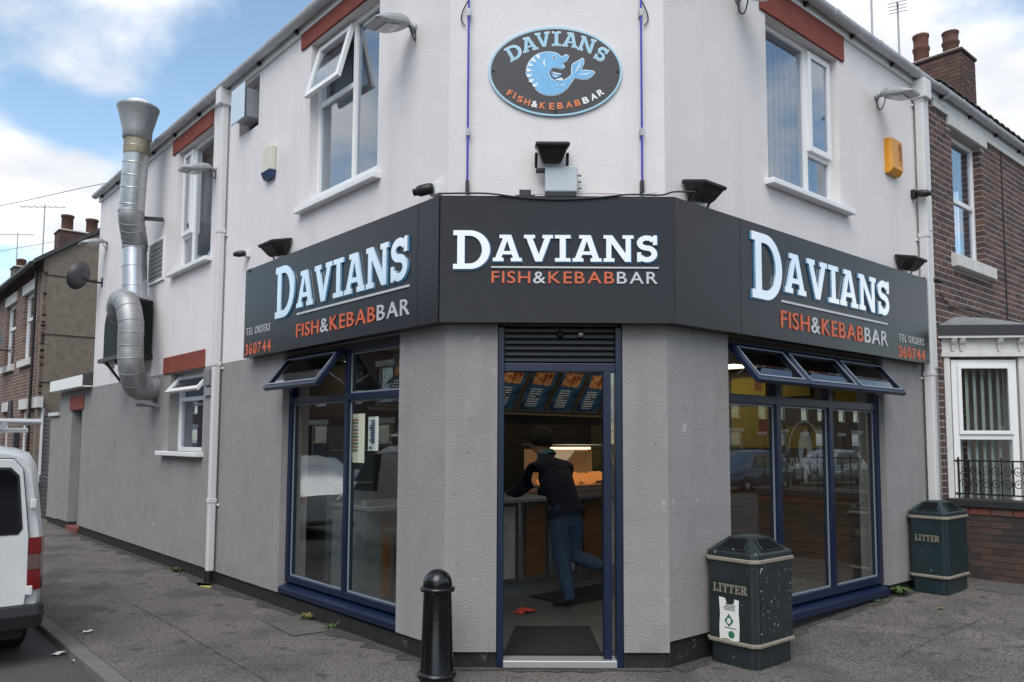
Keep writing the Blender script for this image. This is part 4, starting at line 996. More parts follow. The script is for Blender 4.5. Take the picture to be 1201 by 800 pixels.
# roof with rolled tiles
m = MB(); nt_ = int((XN - XR) / .055)
wv = [(XR + i * .055, .022 * abs(math.sin(i * math.pi / 4))) for i in range(nt_)]
m.add([(x, -.17, 6.085 + w_) for x, w_ in wv] + [(x, 3.6, 8.2 + w_) for x, w_ in wv] + [(x, -.17, 6.065 + w_) for x, w_ in wv],
      [(i, i + 1, nt_ + i + 1, nt_ + i) for i in range(nt_ - 1)] + [(2 * nt_ + i, 2 * nt_ + i + 1, i + 1, i) for i in range(nt_ - 1)])
m.build('roof', M_tile, nb, FR)
b = MB(); b.add([(XR + .01, 3.6, 8.2), (XN, 3.6, 8.2), (XN, 7.4, 6.1), (XR + .01, 7.4, 6.1)], [(0, 1, 2, 3)]); b.build('rear_roof_slope', M_tile, nb, FR)
box('rear_wall', M_mortar, nb, XR + .01, XN, 7.0, 7.3, 0, 6.2, FR)
# chimney stack
def chimney(F, x, y, z0, w, d, h, label, n=120, pots=2, parent=None, brick=True):
    t = thing('chimney_stack', label, 'chimney', F @ T(x, y, z0)) if parent is None else parent
    M = F @ T(x, y, z0)
    o_ = box('stack', M_mortard, t, -w / 2 + .008, w / 2 - .008, -d / 2 + .008, d / 2 - .008, 0, h - .12, M)
    if brick:
        lay_bricks(M @ T(0, -d / 2, 0), -w / 2, w / 2, .0, h - .12, [], t, n)
        lay_bricks(M @ T(-w / 2, 0, 0) @ RZ(R(-90)), -d / 2 + .012, d / 2 - .012, .0, h - .12, [], t, n, off=1)
        lay_bricks(M @ T(w / 2, 0, 0) @ RZ(R(90)), -d / 2 + .012, d / 2 - .012, .0, h - .12, [], t, 0, off=1)
    box('capping', M_brickA[4], t, -w / 2 - .03, w / 2 + .03, -d / 2 - .03, d / 2 + .03, h - .118, h - .06, M, .01)
    b = MB(); b.loft([[(-w / 2, -d / 2, h - .058), (w / 2, -d / 2, h - .058), (w / 2, d / 2, h - .058), (-w / 2, d / 2, h - .058)], [(-w / 2 + .08, -d / 2 + .08, h), (w / 2 - .08, -d / 2 + .08, h), (w / 2 - .08, d / 2 - .08, h), (-w / 2 + .08, d / 2 - .08, h)]]); b.build('flaunching', M_mortar, t, M)
    return t, M
ch1, chM = chimney(FR, 12.32, 2.62, 6.9, .75, 1.36, 2.75, 'sooty brick chimney with two clay pots on the brick house roof', 150)
M_pot = mat('terracotta_pot', (.13, .055, .036), .9, var=(8, .5), bump=(40, .6)); M_potdark = mat('weathered_pot', (.10, .05, .038), .9, var=(8, .3))
for k, (yy, h_, mm) in enumerate(((.22, .66, M_pot), (-.36, .5, M_potdark))):
    b = MB(); prof = [(.15, 0), (.15, h_ * .45), (.17, h_ * .5), (.17, h_ * .58), (.145, h_ * .62), (.15, h_ * .9), (.165, h_ * .94), (.165, h_), (.12, h_), (.12, h_ * .6)]
    b.lathe(prof, 18, T(0, yy, 2.74)); b.build('chimney_pot', mm, ch1, chM)
# canted bay window
BP = [(5.32, 0), (5.98, -.66), (7.9, -.66), (8.56, 0)]
def bayring(z, off): 
    return [(BP[0][0] - off, .0, z), (BP[1][0] - off * .41, BP[1][1] - off, z), (BP[2][0] + off * .41, BP[2][1] - off, z), (BP[3][0] + off, .0, z)]
bay = mk(None, 'bay_window', nb, FR)
def bayband(name, m, z0, z1, off, off2=None, bevel=0):
    b = MB(); b.loft([bayring(z0, off), bayring(z1, off if off2 is None else off2)]); return b.build(name, m, bay, FR, bevel)
bayband('bay_roof', mat('lead_roof', (.20, .21, .22), .6, var=(3, .2)), 3.112, 3.27, .10, -.42)
bayband('roof_edge', mat('dark_lead_edge', (.03, .031, .033), .6), 2.985, 3.11, .13)
bayband('cornice', M_stonewhite, 2.955, 2.983, .12); bayband('frieze', M_stonewhite, 2.79, 2.953, .03); bayband('moulding', M_stonewhite, 2.735, 2.788, .06, None, .01)
for s_, (p, q_) in enumerate(((BP[0], BP[1]), (BP[1], BP[2]))):
    a_ = math.atan2(q_[1] - p[1], q_[0] - p[0]); Lg = math.hypot(q_[0] - p[0], q_[1] - p[1])
    Fb = FR @ T(p[0], p[1], 0) @ RZ(a_)
    for xx in ([.10, .20, Lg * .68, Lg - .06] if s_ == 0 else [.06, .5, 1.0, 1.45, 1.86]):
        b = MB(); b.loft([[(xx - .025, -.11, 2.95), (xx + .025, -.11, 2.95), (xx + .025, -.03, 2.95), (xx - .025, -.03, 2.95)], [(xx - .03, -.085, 2.90), (xx + .03, -.085, 2.90), (xx + .03, -.03, 2.90), (xx - .03, -.03, 2.90)], [(xx - .02, -.06, 2.87), (xx + .02, -.06, 2.87), (xx + .02, -.03, 2.87), (xx - .02, -.03, 2.87)], [(xx - .015, -.05, 2.80), (xx + .015, -.05, 2.80), (xx + .015, -.03, 2.80), (xx - .015, -.03, 2.80)]]); b.build('bracket', M_stonewhite, bay, Fb, .004)
    box('pier', M_stonewhite, bay, .0, .07, -.02, .12, .92, 2.733, Fb, .006); box('pier', M_stonewhite, bay, Lg - .07, Lg, -.02, .12, .92, 2.733, Fb, .006)
    nx = [.09, Lg - .09] if s_ == 0 else [.09, Lg / 2, Lg - .09]
    b = MB(); cells = gridframe(b, nx, [.94, 1.776, 2.70], .075, .0, .08); b.build('window_frame', M_upvc, bay, Fb, .006)
    for (xa, xb, za, zb) in cells:
        box('pane', M_glass, bay, xa, xb, .045, .051, za, zb, Fb)
        if za > 1.7:
            b = MB(); gridframe(b, [xa - .012, xb + .012], [za - .012, zb + .012], .045, -.022, -.001); b.build('opening_sash', M_upvc, bay, Fb, .004)
    n_ = int((Lg - .2) / .092)
    for k in range(n_):
        b = MB(); b.mbox(T(.14 + k * .092, .13, 1.82) @ RZ(R(38)), .072, .002, 1.74); b.build('blind_slat', mat('bay_blind', (.46, .48, .47), .9), bay, Fb)
    box('sill', M_stonewhite, bay, -.02, Lg + .02, -.08, .12, .84, .918, Fb, .008)
    box('bay_base', M_brickA[1], bay, .0, Lg, .0, .15, 0, .84, Fb)
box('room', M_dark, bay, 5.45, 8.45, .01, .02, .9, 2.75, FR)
# small electrics wire on the brick wall
tr = MB(); tr.tube(catmull([(5.22, -.02, 3.5), (5.6, -.015, 3.38), (6.4, -.015, 3.42), (7.4, -.015, 3.36), (9, -.015, 3.4)], 6), .008, 6); tr.tube([(7.62, -.012, 5.9), (7.6, -.012, 3.38)], .008, 6)
tag(tr.build('cable', M_wire, None, FR), 'black cable clipped along the dark brick house wall', 'cable')

# ---------------------------------------------------------------- garden wall and railing
GWX = 5.30; GF = FR @ T(GWX, 0, 0) @ RZ(R(-90))
gw_ = thing('garden_wall', 'low dark brick garden wall under the black scrolled railing', 'wall', GF @ T(0, 0, .12))
wall_grid(.01, 2.35, .0, .95, [], .008, .2).build('core', M_mortard, gw_, GF)
lay_bricks(GF, .01, 2.35, .13, .86, [], gw_, 300, y=0, J=.010, mats=M_brickD)
lay_bricks(GF, .01, 2.35, .875, .945, [], gw_, 60, y=-.012, L=.215, H=.07, mats=[M_redbrick, M_brickA[3], M_redbrick])
box('coping', mat('black_coping', (.022, .022, .024), .7, bump=(40, .5), var=(4, .3)), gw_, .0, 2.38, -.04, .25, .952, 1.045, GF, .012)
rl = thing('railing', 'black wrought iron railing with scrolls on the low garden wall', 'railing', GF @ T(0, 0, 1.045))
for z in (1.10, 1.49):
    b = MB(); b.box(.02, 2.35, .085, .105, z - .009, z + .009); b.build('rail', M_black, rl, GF)
x = .10; k = 0
while x < 2.3:
    b = MB(); b.box(x - .008, x + .008, .087, .103, 1.047 if k % 4 == 0 else 1.11, 1.48 if k % 4 else 1.53); b.build('baluster', M_black, rl, GF)
    if k % 2 == 0:
        for sg, cz in ((1, 1.22), (1, 1.38), (-1, 1.22), (-1, 1.38)):
            b = MB(); pts = []
            for t_ in range(22):
                an = t_ / 21 * math.pi * 3.0; r_ = .062 * (1 - t_ / 21 * .8)
                pts.append((x + .115 + sg * .055 + sg * r_ * math.cos(an) * .9, .095, cz + (1 if cz > 1.3 else -1) * -r_ * math.sin(an)))
            b.tube(pts, .005, 5); b.build('scroll', M_black, rl, GF)
    x += .115; k += 1

# ================================================================ terrace down the side street
def ter_pt(px, py): return pix(FL, px, py)
XT = ter_pt(47.5, 400)[0]
def side_terrace():
    t = thing('terraced_house', 'brown terraced house with rough gable end down the side street', 'house', FL @ T(XT, 0, 0))
    x1, x0 = XT, XT - 26
    ups = []; los = []
    w1a, w1t = ter_pt(29, 345); w1b, w1z = ter_pt(37.5, 420); ups.append((w1a, w1b))
    w2a, _ = ter_pt(9, 350); w2b, w2z = ter_pt(15.5, 435); ups.append((w2a, w2b))
    zU0, zU1 = 3.55, 5.15
    holes = [(a_, b_, zU0, zU1) for a_, b_ in ups] + [(a_ - 5.0, b_ - 5.0, zU0, zU1) for a_, b_ in ups]
    lo = [(ter_pt(35, 500)[0], ter_pt(43, 500)[0], .9, 2.38), (ter_pt(23, 500)[0], ter_pt(30, 500)[0], .9, 2.38), (ter_pt(3, 500)[0], ter_pt(9, 500)[0], .9, 2.38)]
    wall_grid(x0, x1 - .25, 0, 5.7, holes + lo, .0035, .25).build('front_wall', M_mortar, t, FL)
    lay_bricks(FL, x0 + 12, x1 - .0, .3, 5.68, [(h[0], h[1], h[2], h[3]) for h in holes + lo], t, 300, key=lambda c: -c[0], mats=M_brickB, dep=.078)
    for (a_, b_, c, d) in holes + lo:
        f = MB(); gridframe(f, [a_ + .003, b_ - .003], [c + .003, c + (d - c) * .62, d - .003], .07, .08, .14); fo = f.build('window', M_upvc, t, FL)
        box('pane', M_glassup, fo, a_ + .07, b_ - .07, .11, .116, c + .07, d - .07, FL)
        box('lintel', M_stonewhite, t, a_ - .12, b_ + .12, -.03, .08, d + .002, d + .24, FL); box('sill', M_stonewhite, t, a_ - .12, b_ + .12, -.08, .08, c - .16, c - .002, FL)
    # gable end with rough render and string lines
    G = FL @ T(XT, 0, 0) @ RZ(R(90))
    rz = 8.2; gp = [(0, 0), (7, 0), (7, 5.7), (3.5, rz), (0, 5.7)]
    b = MB(); b.prism([gp], 0, .24); b.build('gable_wall', M_pebble, t, G)
    for z_ in (2.95, 4.02, 5.35):
        b = MB(); b.box(.0, 7, -.012, -.001, z_ - .012, z_ + .012); b.build('string_line', mat('render_joint', (.05, .042, .036), .9), t, G)
    # roof slopes with thickness and dark barge
    s_ = (rz - 5.7) / 3.5
    b = MB(); b.add([(x0, -.2, 5.7 - .2 * s_ + .02), (x1 + .08, -.2, 5.7 - .2 * s_ + .02), (x1 + .08, 3.5, rz + .02), (x0, 3.5, rz + .02), (x0, -.2, 5.7 - .2 * s_ + .12), (x1 + .08, -.2, 5.7 - .2 * s_ + .12), (x1 + .08, 3.5, rz + .12), (x0, 3.5, rz + .12), (x0, 7.2, 5.7 - .2 * s_ + .02), (x1 + .08, 7.2, 5.7 - .2 * s_ + .02), (x1 + .08, 7.2, 5.7 - .2 * s_ + .12), (x0, 7.2, 5.7 - .2 * s_ + .12)],
                    [(0, 1, 2, 3), (4, 5, 6, 7), (0, 1, 5, 4), (1, 2, 6, 5), (3, 2, 9, 8), (7, 6, 10, 11), (2, 9, 10, 6)]); b.build('roof', M_slate, t, FL)
    b = MB(); b.tube([(x0, -.26, 5.55), (x1 + .05, -.26, 5.55)], .06, 8); b.build('gutter', M_black, t, FL)
    b = MB(); b.tube([(x1 - .35, -.08, 5.5), (x1 - .35, -.08, .1)], .03, 8); b.build('downpipe', M_black, t, FL)
    return t
side_terrace()
ch2, c2M = chimney(FL, -28.4, 3.5, 7.6, .8, 1.5, 1.9, 'brick chimney with two short pots above the rough gable', 0, brick=True)
for yy in (-.42, .42):
    b = MB(); b.lathe([(.2, 0), (.2, .5), (.23, .52), (.23, .6), (.15, .6), (.15, .4)], 14, T(0, yy, 1.89)); b.build('chimney_pot', M_potdark, ch2, c2M)
ch3, c3M = chimney(FL, -37.5, 3.5, 7.6, .9, 1.5, 2.0, 'dark distant chimney stack further along the side-street roofs', 0, brick=False)
for yy in (-.4, .4):
    b = MB(); b.lathe([(.2, 0), (.2, .3), (.24, .32), (.15, .4)], 12, T(0, yy, 1.98)); b.build('chimney_pot', M_potdark, ch3, c3M)
def aerial(F, p, h, label, boom, ang=0, n=7):
    t = thing('tv_aerial', label, 'aerial', F @ T(*p)); Mh = F @ T(*p)
    b = MB(); b.tube([(0, 0, 0), (0, 0, h)], .022, 6); b.build('mast', M_galvlamp, t)
    B = Mh @ T(0, 0, h - .1) @ RZ(R(ang))
    b = MB(); b.tube([(-boom * .55, 0, 0), (boom * .45, 0, 0)], .014, 6); b.build('boom', M_galvlamp, t, B)
    for k in range(n):
        x_ = -boom * .5 + k * boom * .9 / (n - 1)
        b = MB(); b.tube([(x_, -.18, 0), (x_, .18, 0)], .008, 5); b.build('element', M_galvlamp, t, B)
aerial(FL, (-28.9, 2.4, 8.3), 2.2, 'tall thin aerial beside the two-pot chimney', 1.7, 50)
aerial(FL, (-37.5, 2.9, 9.2), 2.0, 'aerial over the distant roofs of the side street', 1.6, 50)
pq = FR.inverted() @ (CAMO + ray(1070, 60) * 16.6)
aerial(FR, (12.1, 3.2, 9.2), 1.9, 'small aerial on the mast behind the clay pots', .5, 20, 4)
b = MB(); b.tube([(11.3, 3.4, 8.0), (11.3, 3.4, 12.0)], .022, 6); tag(b.build('mast_pole', M_galvlamp, None, FR), 'plain thin mast on the ridge beside the aerial', 'mast')
b = MB(); b.tube([(-10.75, .3, 4.9), (-10.75, .3, 6.55)], .016, 6); tag(b.build('mast_pole', M_black, None, FL), 'thin dark pole at the rear corner of the shop roof', 'mast')
# overhead wires
def wire(pts, label, r_=.006):
    b = MB(); b.tube(catmull(pts, 8), r_, 5); tag(b.build('overhead_wire', M_wire, None, FL), label, 'wire')
wA = pix(FL, 0, 245, 4); wB = pix(FL, 112, 238, .0)
wire([(-40, -9, 10.6), (-28, -5, 8.9), (-18, -1.8, 7.0), (-10.75, .3, 6.45)], 'black wire running from the shop roof pole across the street')
wire([(-60, -9, 9.0), (-45, -4, 8.6), (-30.5, 0, 8.3), (-28.4, 3.4, 9.3)], 'faint wire crossing to the two-pot chimney', .008)
# grey yard wall and slatted gate beyond the shop's rear end
xg0 = pix(FL, 57, 520)[0]
yw = thing('yard_wall', 'short grey rendered yard wall behind the shop', 'wall', FL @ T(xg0, 0, 0))
box('wall', M_grey, yw, xg0, xe1 - .004, .02, .24, .12, 2.16, FL); box('coping', M_stonewhite, yw, xg0 - .02, xe1 - .004, -.03, .28, 2.162, 2.23, FL); box('plinth', M_plinth, yw, xg0 + .002, xe1 - .006, .04, .22, 0, .12, FL)
gt = thing('yard_gate', 'dark slatted roller gate beside the yard wall', 'gate', FL @ T(xg0 - .6, 0, 0))
for k in range(24):
    b = MB(); b.box(XT + .25, xg0 - .03, .1, .125, .06 + k * .088, .06 + k * .088 + .07); b.build('slat', mat('gate_grey', (.07, .07, .075), .5), gt, FL)
b = MB(); b.box(XT + .22, XT + .3, .09, .16, 0, 2.25); b.box(xg0 - .06, xg0 - .004, .09, .16, 0, 2.25); b.box(XT + .3, xg0 - .06, .09, .16, 2.18, 2.25); b.build('gate_frame', MATS['gate_grey'], gt, FL)
dish(FL @ T(pix(FL, 12, 410)[0], 0, pix(FL, 12, 410)[1]), 'dark satellite dish on the brown terraced house front', .7, (.5, -.8, .4), MATS['dish_grey'])

# ================================================================ houses across both streets (seen in the glass)
def street_house(M, label, w=5.2, h=5.4, mt=M_brickA[1], roofm=M_slate):
    t = thing('street_house', label, 'house', M, 'houses across the roads')
    holes = [(.9, 2.0, 3.2, 4.6), (3.1, 4.2, 3.2, 4.6), (.8, 2.3, .9, 2.4), (3.4, 4.3, .02, 2.2)]
    wall_grid(0, w - .01, 0, h, holes, 0, .25).build('wall', mt, t)
    for i, (a_, b_, c, d) in enumerate(holes):
        if i < 3:
            f = MB(); gridframe(f, [a_ + .003, b_ - .003], [c + .003, (c + d) / 2, d - .003], .07, .08, .14); fo = f.build('window', M_upvc, t); box('pane', M_glassup, fo, a_ + .07, b_ - .07, .11, .116, c + .07, d - .07)
        else: box('door', mat('house_door', (.12, .02, .02), .5), t, a_ + .003, b_ - .003, .1, .15, c, d)
        box('lintel', M_stonewhite, t, a_ - .12, b_ + .12, -.03, .08, d + .002, d + .22)
    b = MB(); b.add([(0, -.2, h - .05), (w - .01, -.2, h - .05), (w - .01, 3.4, h + 2.3), (0, 3.4, h + 2.3), (w - .01, 7, h - .05), (0, 7, h - .05)], [(0, 1, 2, 3), (3, 2, 4, 5), (0, 3, 5), (1, 4, 2)]); b.build('roof', roofm, t)
    box('rear_wall', mt, t, 0, w - .01, 6.6, 6.85, 0, h)
    box('chimney', mt, t, w - .5, w - .05, 3.0, 3.9, h + 1.6, h + 3.2)
for k in range(11): street_house(FI @ T(-12.5, -5 + 5.2 * k, -.06) @ RZ(R(90)), 'brick terraced house across the side road, mirrored in the left shop window')
for k in range(13): street_house(FI @ T(56 - 5.2 * k, -24, -.06) @ RZ(R(180)), 'brick terraced house across the main road, mirrored in the right shop window', mt=M_brickA[k % 4])

# ================================================================ shop interior
FZ = .05
room = [(.31, 1.28), (1.42, .31), (5.28, .31), (5.28, 4.6), (.31, 4.6)]
inn = mk(None, 'interior', shop, FI)
def slab_poly(name, m, z0, z1):
    b = MB(); b.loft([[(x, y, z0) for x, y in room], [(x, y, z1) for x, y in room]]); return b.build(name, m, inn, FI)
slab_poly('floor', M_floor, .0, FZ); slab_poly('ceiling', mat('ceiling_tile', (.30, .29, .26), .9), 2.63, 2.69)
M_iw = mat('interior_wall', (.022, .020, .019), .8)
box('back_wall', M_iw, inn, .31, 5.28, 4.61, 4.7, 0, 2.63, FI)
box('end_wall', mat('end_wall_dark', (.085, .08, .06), .7), inn, 5.285, 5.36, .31, 4.6, 1.22, 2.63, FI)
M_dado = mat('brown_boarding', (.11, .062, .035), .5, var=(3, .3), streak=(1.2, 9, .3))
for k in range(10):
    box('dado_board', M_dado, inn, 5.262, 5.30, .31, 4.6, FZ + .002 + k * .118, FZ + k * .118 + .112, FI)
M_lampE = mat('light_panel', (.9, .85, .7), .5, emit=((1, .86, .62), 1.8))
for (x, y) in ((1.25, 3.9), (3.0, 3.9), (1.6, 1.9), (3.3, 1.75), (4.75, 2.1), (4.75, 3.7)):
    l_ = mk(None, 'ceiling_light', inn, FI); b = MB(); gridframe(b, [x - .31, x + .31], [y - .61, y + .61], .03, 2.612, 2.629)
    b.v = [(p[0], p[2], p[1]) for p in b.v]; b.build('trim', M_upvc, inn, FI)
    bpy.data.objects.remove(l_)
    box('light_panel', M_lampE, inn, x - .28, x + .28, y - .58, y + .58, 2.615, 2.627, FI)
# counter
CY = 2.786
ct = thing('service_counter', 'steel topped wooden service counter inside the shop', 'counter', FI @ T(2.4, CY, FZ))
box('carcass', mat('counter_grey', (.13, .135, .14), .5), ct, .34, 4.3, CY + .03, CY + .7, FZ + .12, 1.03, FI)
box('kick_plate', M_steel, ct, .34, 4.3, CY + .06, CY + .68, FZ, FZ + .118, FI)
box('worktop', M_steel, ct, .32, 4.34, CY - .10, CY + .74, 1.03, 1.075, FI, .006)
box('top_upstand', M_steel, ct, .32, 4.34, CY + .0, CY + .10, 1.076, 1.13, FI)
M_pan = mat('counter_pale_panel', (.42, .41, .36), .5, var=(6, .2))
for i, x in enumerate([.5 + .46 * k for k in range(8)]):
    box('front_panel', M_pan if i % 2 else M_wood, ct, x, x + .30, CY, CY + .028, FZ + .16, .98, FI, .004)
    box('steel_strip', M_steel, ct, x + .34, x + .38, CY - .004, CY + .028, FZ + .12, 1.02, FI)
# heated cabinet
cab = thing('heated_cabinet', 'glass heated cabinet of glowing orange food on the counter', 'food cabinet', FI @ T(3.1, CY + .3, 1.075))
x0, x1 = 2.86, 4.05
box('base', M_steel, cab, x0, x1, CY + .11, CY + .66, 1.077, 1.17, FI); box('top', M_steel, cab, x0, x1, CY + .28, CY + .66, 1.60, 1.66, FI, .01)
box('light_strip', mat('warm_strip', (.9, .8, .6), .5, emit=((1, .72, .38), 2.0)), cab, x0 + .1, x1 - .4, CY + .262, CY + .279, 1.60, 1.625, FI)
for xx in (x0, x1 - .02):
    b = MB(); b.bar((xx + .01, CY + .13, 1.17), (xx + .01, CY + .30, 1.60), .02); b.build('glass_edge', M_steel, cab, FI)
b = MB(); b.add([(x0 + .02, CY + .13, 1.17), (x1 - .02, CY + .13, 1.17), (x1 - .02, CY + .29, 1.60), (x0 + .02, CY + .29, 1.60)], [(0, 1, 2, 3)]); b.build('glass_front', M_glass, cab, FI)
box('back_panel', mat('cabinet_back', (.25, .2, .15), .4, emit=((1, .5, .2), .07)), cab, x0 + .02, x1 - .02, CY + .60, CY + .64, 1.171, 1.599, FI)  # warm cabinet glow put into the panel as emission
M_food = mat('fried_food', (.55, .22, .06), .6, var=(9, .4), emit=((1, .34, .09), .38))  # heat-lamp glow put into the food as its own emission
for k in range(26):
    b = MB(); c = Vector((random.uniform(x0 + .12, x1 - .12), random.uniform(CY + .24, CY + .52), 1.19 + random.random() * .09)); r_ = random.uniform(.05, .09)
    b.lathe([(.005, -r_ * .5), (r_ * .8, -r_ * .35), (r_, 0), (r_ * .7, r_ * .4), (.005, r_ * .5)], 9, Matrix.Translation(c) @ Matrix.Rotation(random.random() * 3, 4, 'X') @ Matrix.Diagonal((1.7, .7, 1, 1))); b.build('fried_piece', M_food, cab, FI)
# menu boards leaning out over the counter
def menu_mat():
    m = bpy.data.materials.new('menu_print'); m.use_nodes = True; t = m.node_tree; b = t.nodes['Principled BSDF']; b.inputs['Roughness'].default_value = .35
    co = t.nodes.new('ShaderNodeTexCoord'); s_ = t.nodes.new('ShaderNodeSeparateXYZ'); t.links.new(co.outputs['Object'], s_.inputs[0])
    def mt(op, a_, b_=None):
        n = t.nodes.new('ShaderNodeMath'); n.operation = op
        for i, v in enumerate((a_, b_)):
            if v is None: continue
            if isinstance(v, (int, float)): n.inputs[i].default_value = v
            else: t.links.new(v, n.inputs[i])
        return n.outputs[0]
    X, Z = s_.outputs[0], s_.outputs[2]
    no = t.nodes.new('ShaderNodeTexNoise'); no.inputs['Scale'].default_value = 7; t.links.new(co.outputs['Object'], no.inputs['Vector'])
    ln = mt('GREATER_THAN', mt('SINE', mt('MULTIPLY', Z, 200)), .25)
    wv = t.nodes.new('ShaderNodeTexNoise'); wv.inputs['Scale'].default_value = 38; t.links.new(co.outputs['Object'], wv.inputs['Vector'])
    txt = mt('MULTIPLY', mt('MULTIPLY', ln, mt('GREATER_THAN', wv.outputs[0], .44)), mt('MULTIPLY', mt('LESS_THAN', Z, .31), mt('MULTIPLY', mt('GREATER_THAN', Z, .07), mt('MULTIPLY', mt('GREATER_THAN', X, -.11), mt('LESS_THAN', X, .06)))))
    pic = mt('MULTIPLY', mt('GREATER_THAN', Z, .345), mt('MULTIPLY', mt('LESS_THAN', Z, .52), mt('MULTIPLY', mt('GREATER_THAN', X, -.14), mt('LESS_THAN', X, .14))))
    r1 = t.nodes.new('ShaderNodeValToRGB'); t.links.new(no.outputs[0], r1.inputs[0]); r1.color_ramp.elements[0].color = (.004, .012, .03, 1); r1.color_ramp.elements[1].color = (.035, .10, .17, 1); r1.color_ramp.elements[0].position = .35; r1.color_ramp.elements[1].position = .7
    n2 = t.nodes.new('ShaderNodeTexNoise'); n2.inputs['Scale'].default_value = 16; t.links.new(co.outputs['Object'], n2.inputs['Vector'])
    r2 = t.nodes.new('ShaderNodeValToRGB'); t.links.new(n2.outputs[0], r2.inputs[0]); r2.color_ramp.elements[0].color = (.16, .03, .012, 1); r2.color_ramp.elements[1].color = (.48, .25, .09, 1); r2.color_ramp.elements[0].position = .38; r2.color_ramp.elements[1].position = .62
    def mixc(f, a_, c):
        k = t.nodes.new('ShaderNodeMix'); k.data_type = 'RGBA'; t.links.new(f, k.inputs[0]); t.links.new(a_, k.inputs[6])
        if isinstance(c, tuple): k.inputs[7].default_value = c
        else: t.links.new(c, k.inputs[7])
        return k.outputs[2]
    cc = mixc(pic, r1.outputs[0], r2.outputs[0]); cc = mixc(txt, cc, (.5, .5, .47, 1)); t.links.new(cc, b.inputs['Base Color'])
    t.links.new(cc, b.inputs['Emission Color']); b.inputs['Emission Strength'].default_value = .13      # print colours also emit faintly
    return m
M_menu = menu_mat(); M_mframe = mat('menu_frame', (.19, .165, .13), .4, metal=.4)
for k in range(9):
    Mb = FI @ T(.62 + .445 * k, CY + .02, 2.03) @ Matrix.Rotation(R(33), 4, 'X')
    t = thing('menu_board', 'blue menu board in the leaning row above the shop counter', 'menu board', Mb, 'row of menu boards above the counter')
    box('print', M_menu, t, -.195, .195, -.004, .004, .02, .56, Mb)
    b = MB(); gridframe(b, [-.213, .213], [.0, .58], .022, -.012, .012); b.build('frame', M_mframe, t, Mb)
box('menu_rail', M_mframe, inn, .35, 4.6, CY + .03, CY + .06, 1.99, 2.02, FI)
box('bulkhead', mat('bulkhead_dark', (.05, .045, .042), .8), inn, .35, 4.6, CY + .42, CY + .46, 1.9, 2.62, FI)
# yellow posters on the end wall
def plx(px, py, xb):
    d = ray(px, py); n = dR; p0 = FI @ Vector((xb, 0, 0)); q_ = CAMO + d * ((p0 - CAMO).dot(n) / d.dot(n)); l = FI.inverted() @ q_; return l.y, l.z
M_yel = mat('yellow_poster', (.30, .235, .015), .6, extra=speck((.12, .085, .02), 60, .54, .60)); M_yel2 = mat('yellow_poster_picture', (.25, .07, .02), .6, var=(9, .5))
for i, (a_, b_) in enumerate((((858, 478), (905, 525)), ((908, 497), (918, 526)), ((922, 500), (948, 526)), ((951, 500), (966, 526)), ((858, 444), (898, 464)), ((918, 450), (950, 464)), ((979, 458), (1008, 472)))):
    y1, z1 = plx(*a_, 5.25); y0, z0 = plx(*b_, 5.25)
    t = thing('wall_poster', ['large yellow menu poster on the end wall inside the right window', 'narrow yellow notice next to the large yellow poster', 'square yellow poster behind the etched logo', 'narrow yellow poster beside the square one', 'yellow strip poster over the large yellow poster', 'yellow strip poster over the square poster', 'orange yellow strip poster towards the far pane'][i], 'poster', FI @ T(5.255, (y0 + y1) / 2, z0))
    box('sheet', M_yel, t, 5.25, 5.2555, min(y0, y1), max(y0, y1), z0, z1, FI)
    if y1 - y0 > .4: box('picture', M_yel2, t, 5.246, 5.249, y0 + .05, y0 + .05 + (y1 - y0) * .22, z0 + (z1 - z0) * .3, z0 + (z1 - z0) * .7, FI)
# notices taped inside the left pane
def notice(x0p, x1p, ytop, ybot, label, cols):
    xa, za = pix(FL, x0p, ytop, -.13); xb, zb = pix(FL, x1p, ybot, -.13)
    t = thing('window_notice', label, 'notice', FL @ T((xa + xb) / 2, .12, zb)); h_ = za - zb; w_ = xb - xa
    b = MB(); n = 6
    b.add([(xa + w_ * i / n, .119 + .008 * math.sin(i * .9), z_) for z_ in (zb, za) for i in range(n + 1)], [(i, i + 1, n + 2 + i, n + 1 + i) for i in range(n)]); b.build('sheet', cols[0], t, FL)
    for k in range(10):
        zc = za - h_ * (.12 + .07 * k); ww = w_ * random.uniform(.35, .8)
        box('text_line', cols[1 + (k % 2)], t, (xa + xb) / 2 - ww / 2, (xa + xb) / 2 + ww / 2, .1165, .118, zc - .008, zc + .008, FL)
    box('emblem', cols[3], t, xa + w_ * .1, xa + w_ * .35, .1165, .118, zb + .02, zb + h_ * .12, FL)
notice(408, 429, 486, 543, 'large cream notice with red text in the left shop window', (mat('cream_paper', (.70, .70, .56), .8), mat('print_red', (.35, .12, .08), .8), mat('print_dark', (.12, .12, .12), .8), mat('print_blue', (.05, .09, .25), .8)))
notice(433.5, 445.5, 489, 529, 'small white and blue notice in the left shop window', (M_paper, MATS['print_dark'], MATS['print_blue'], MATS['print_blue']))
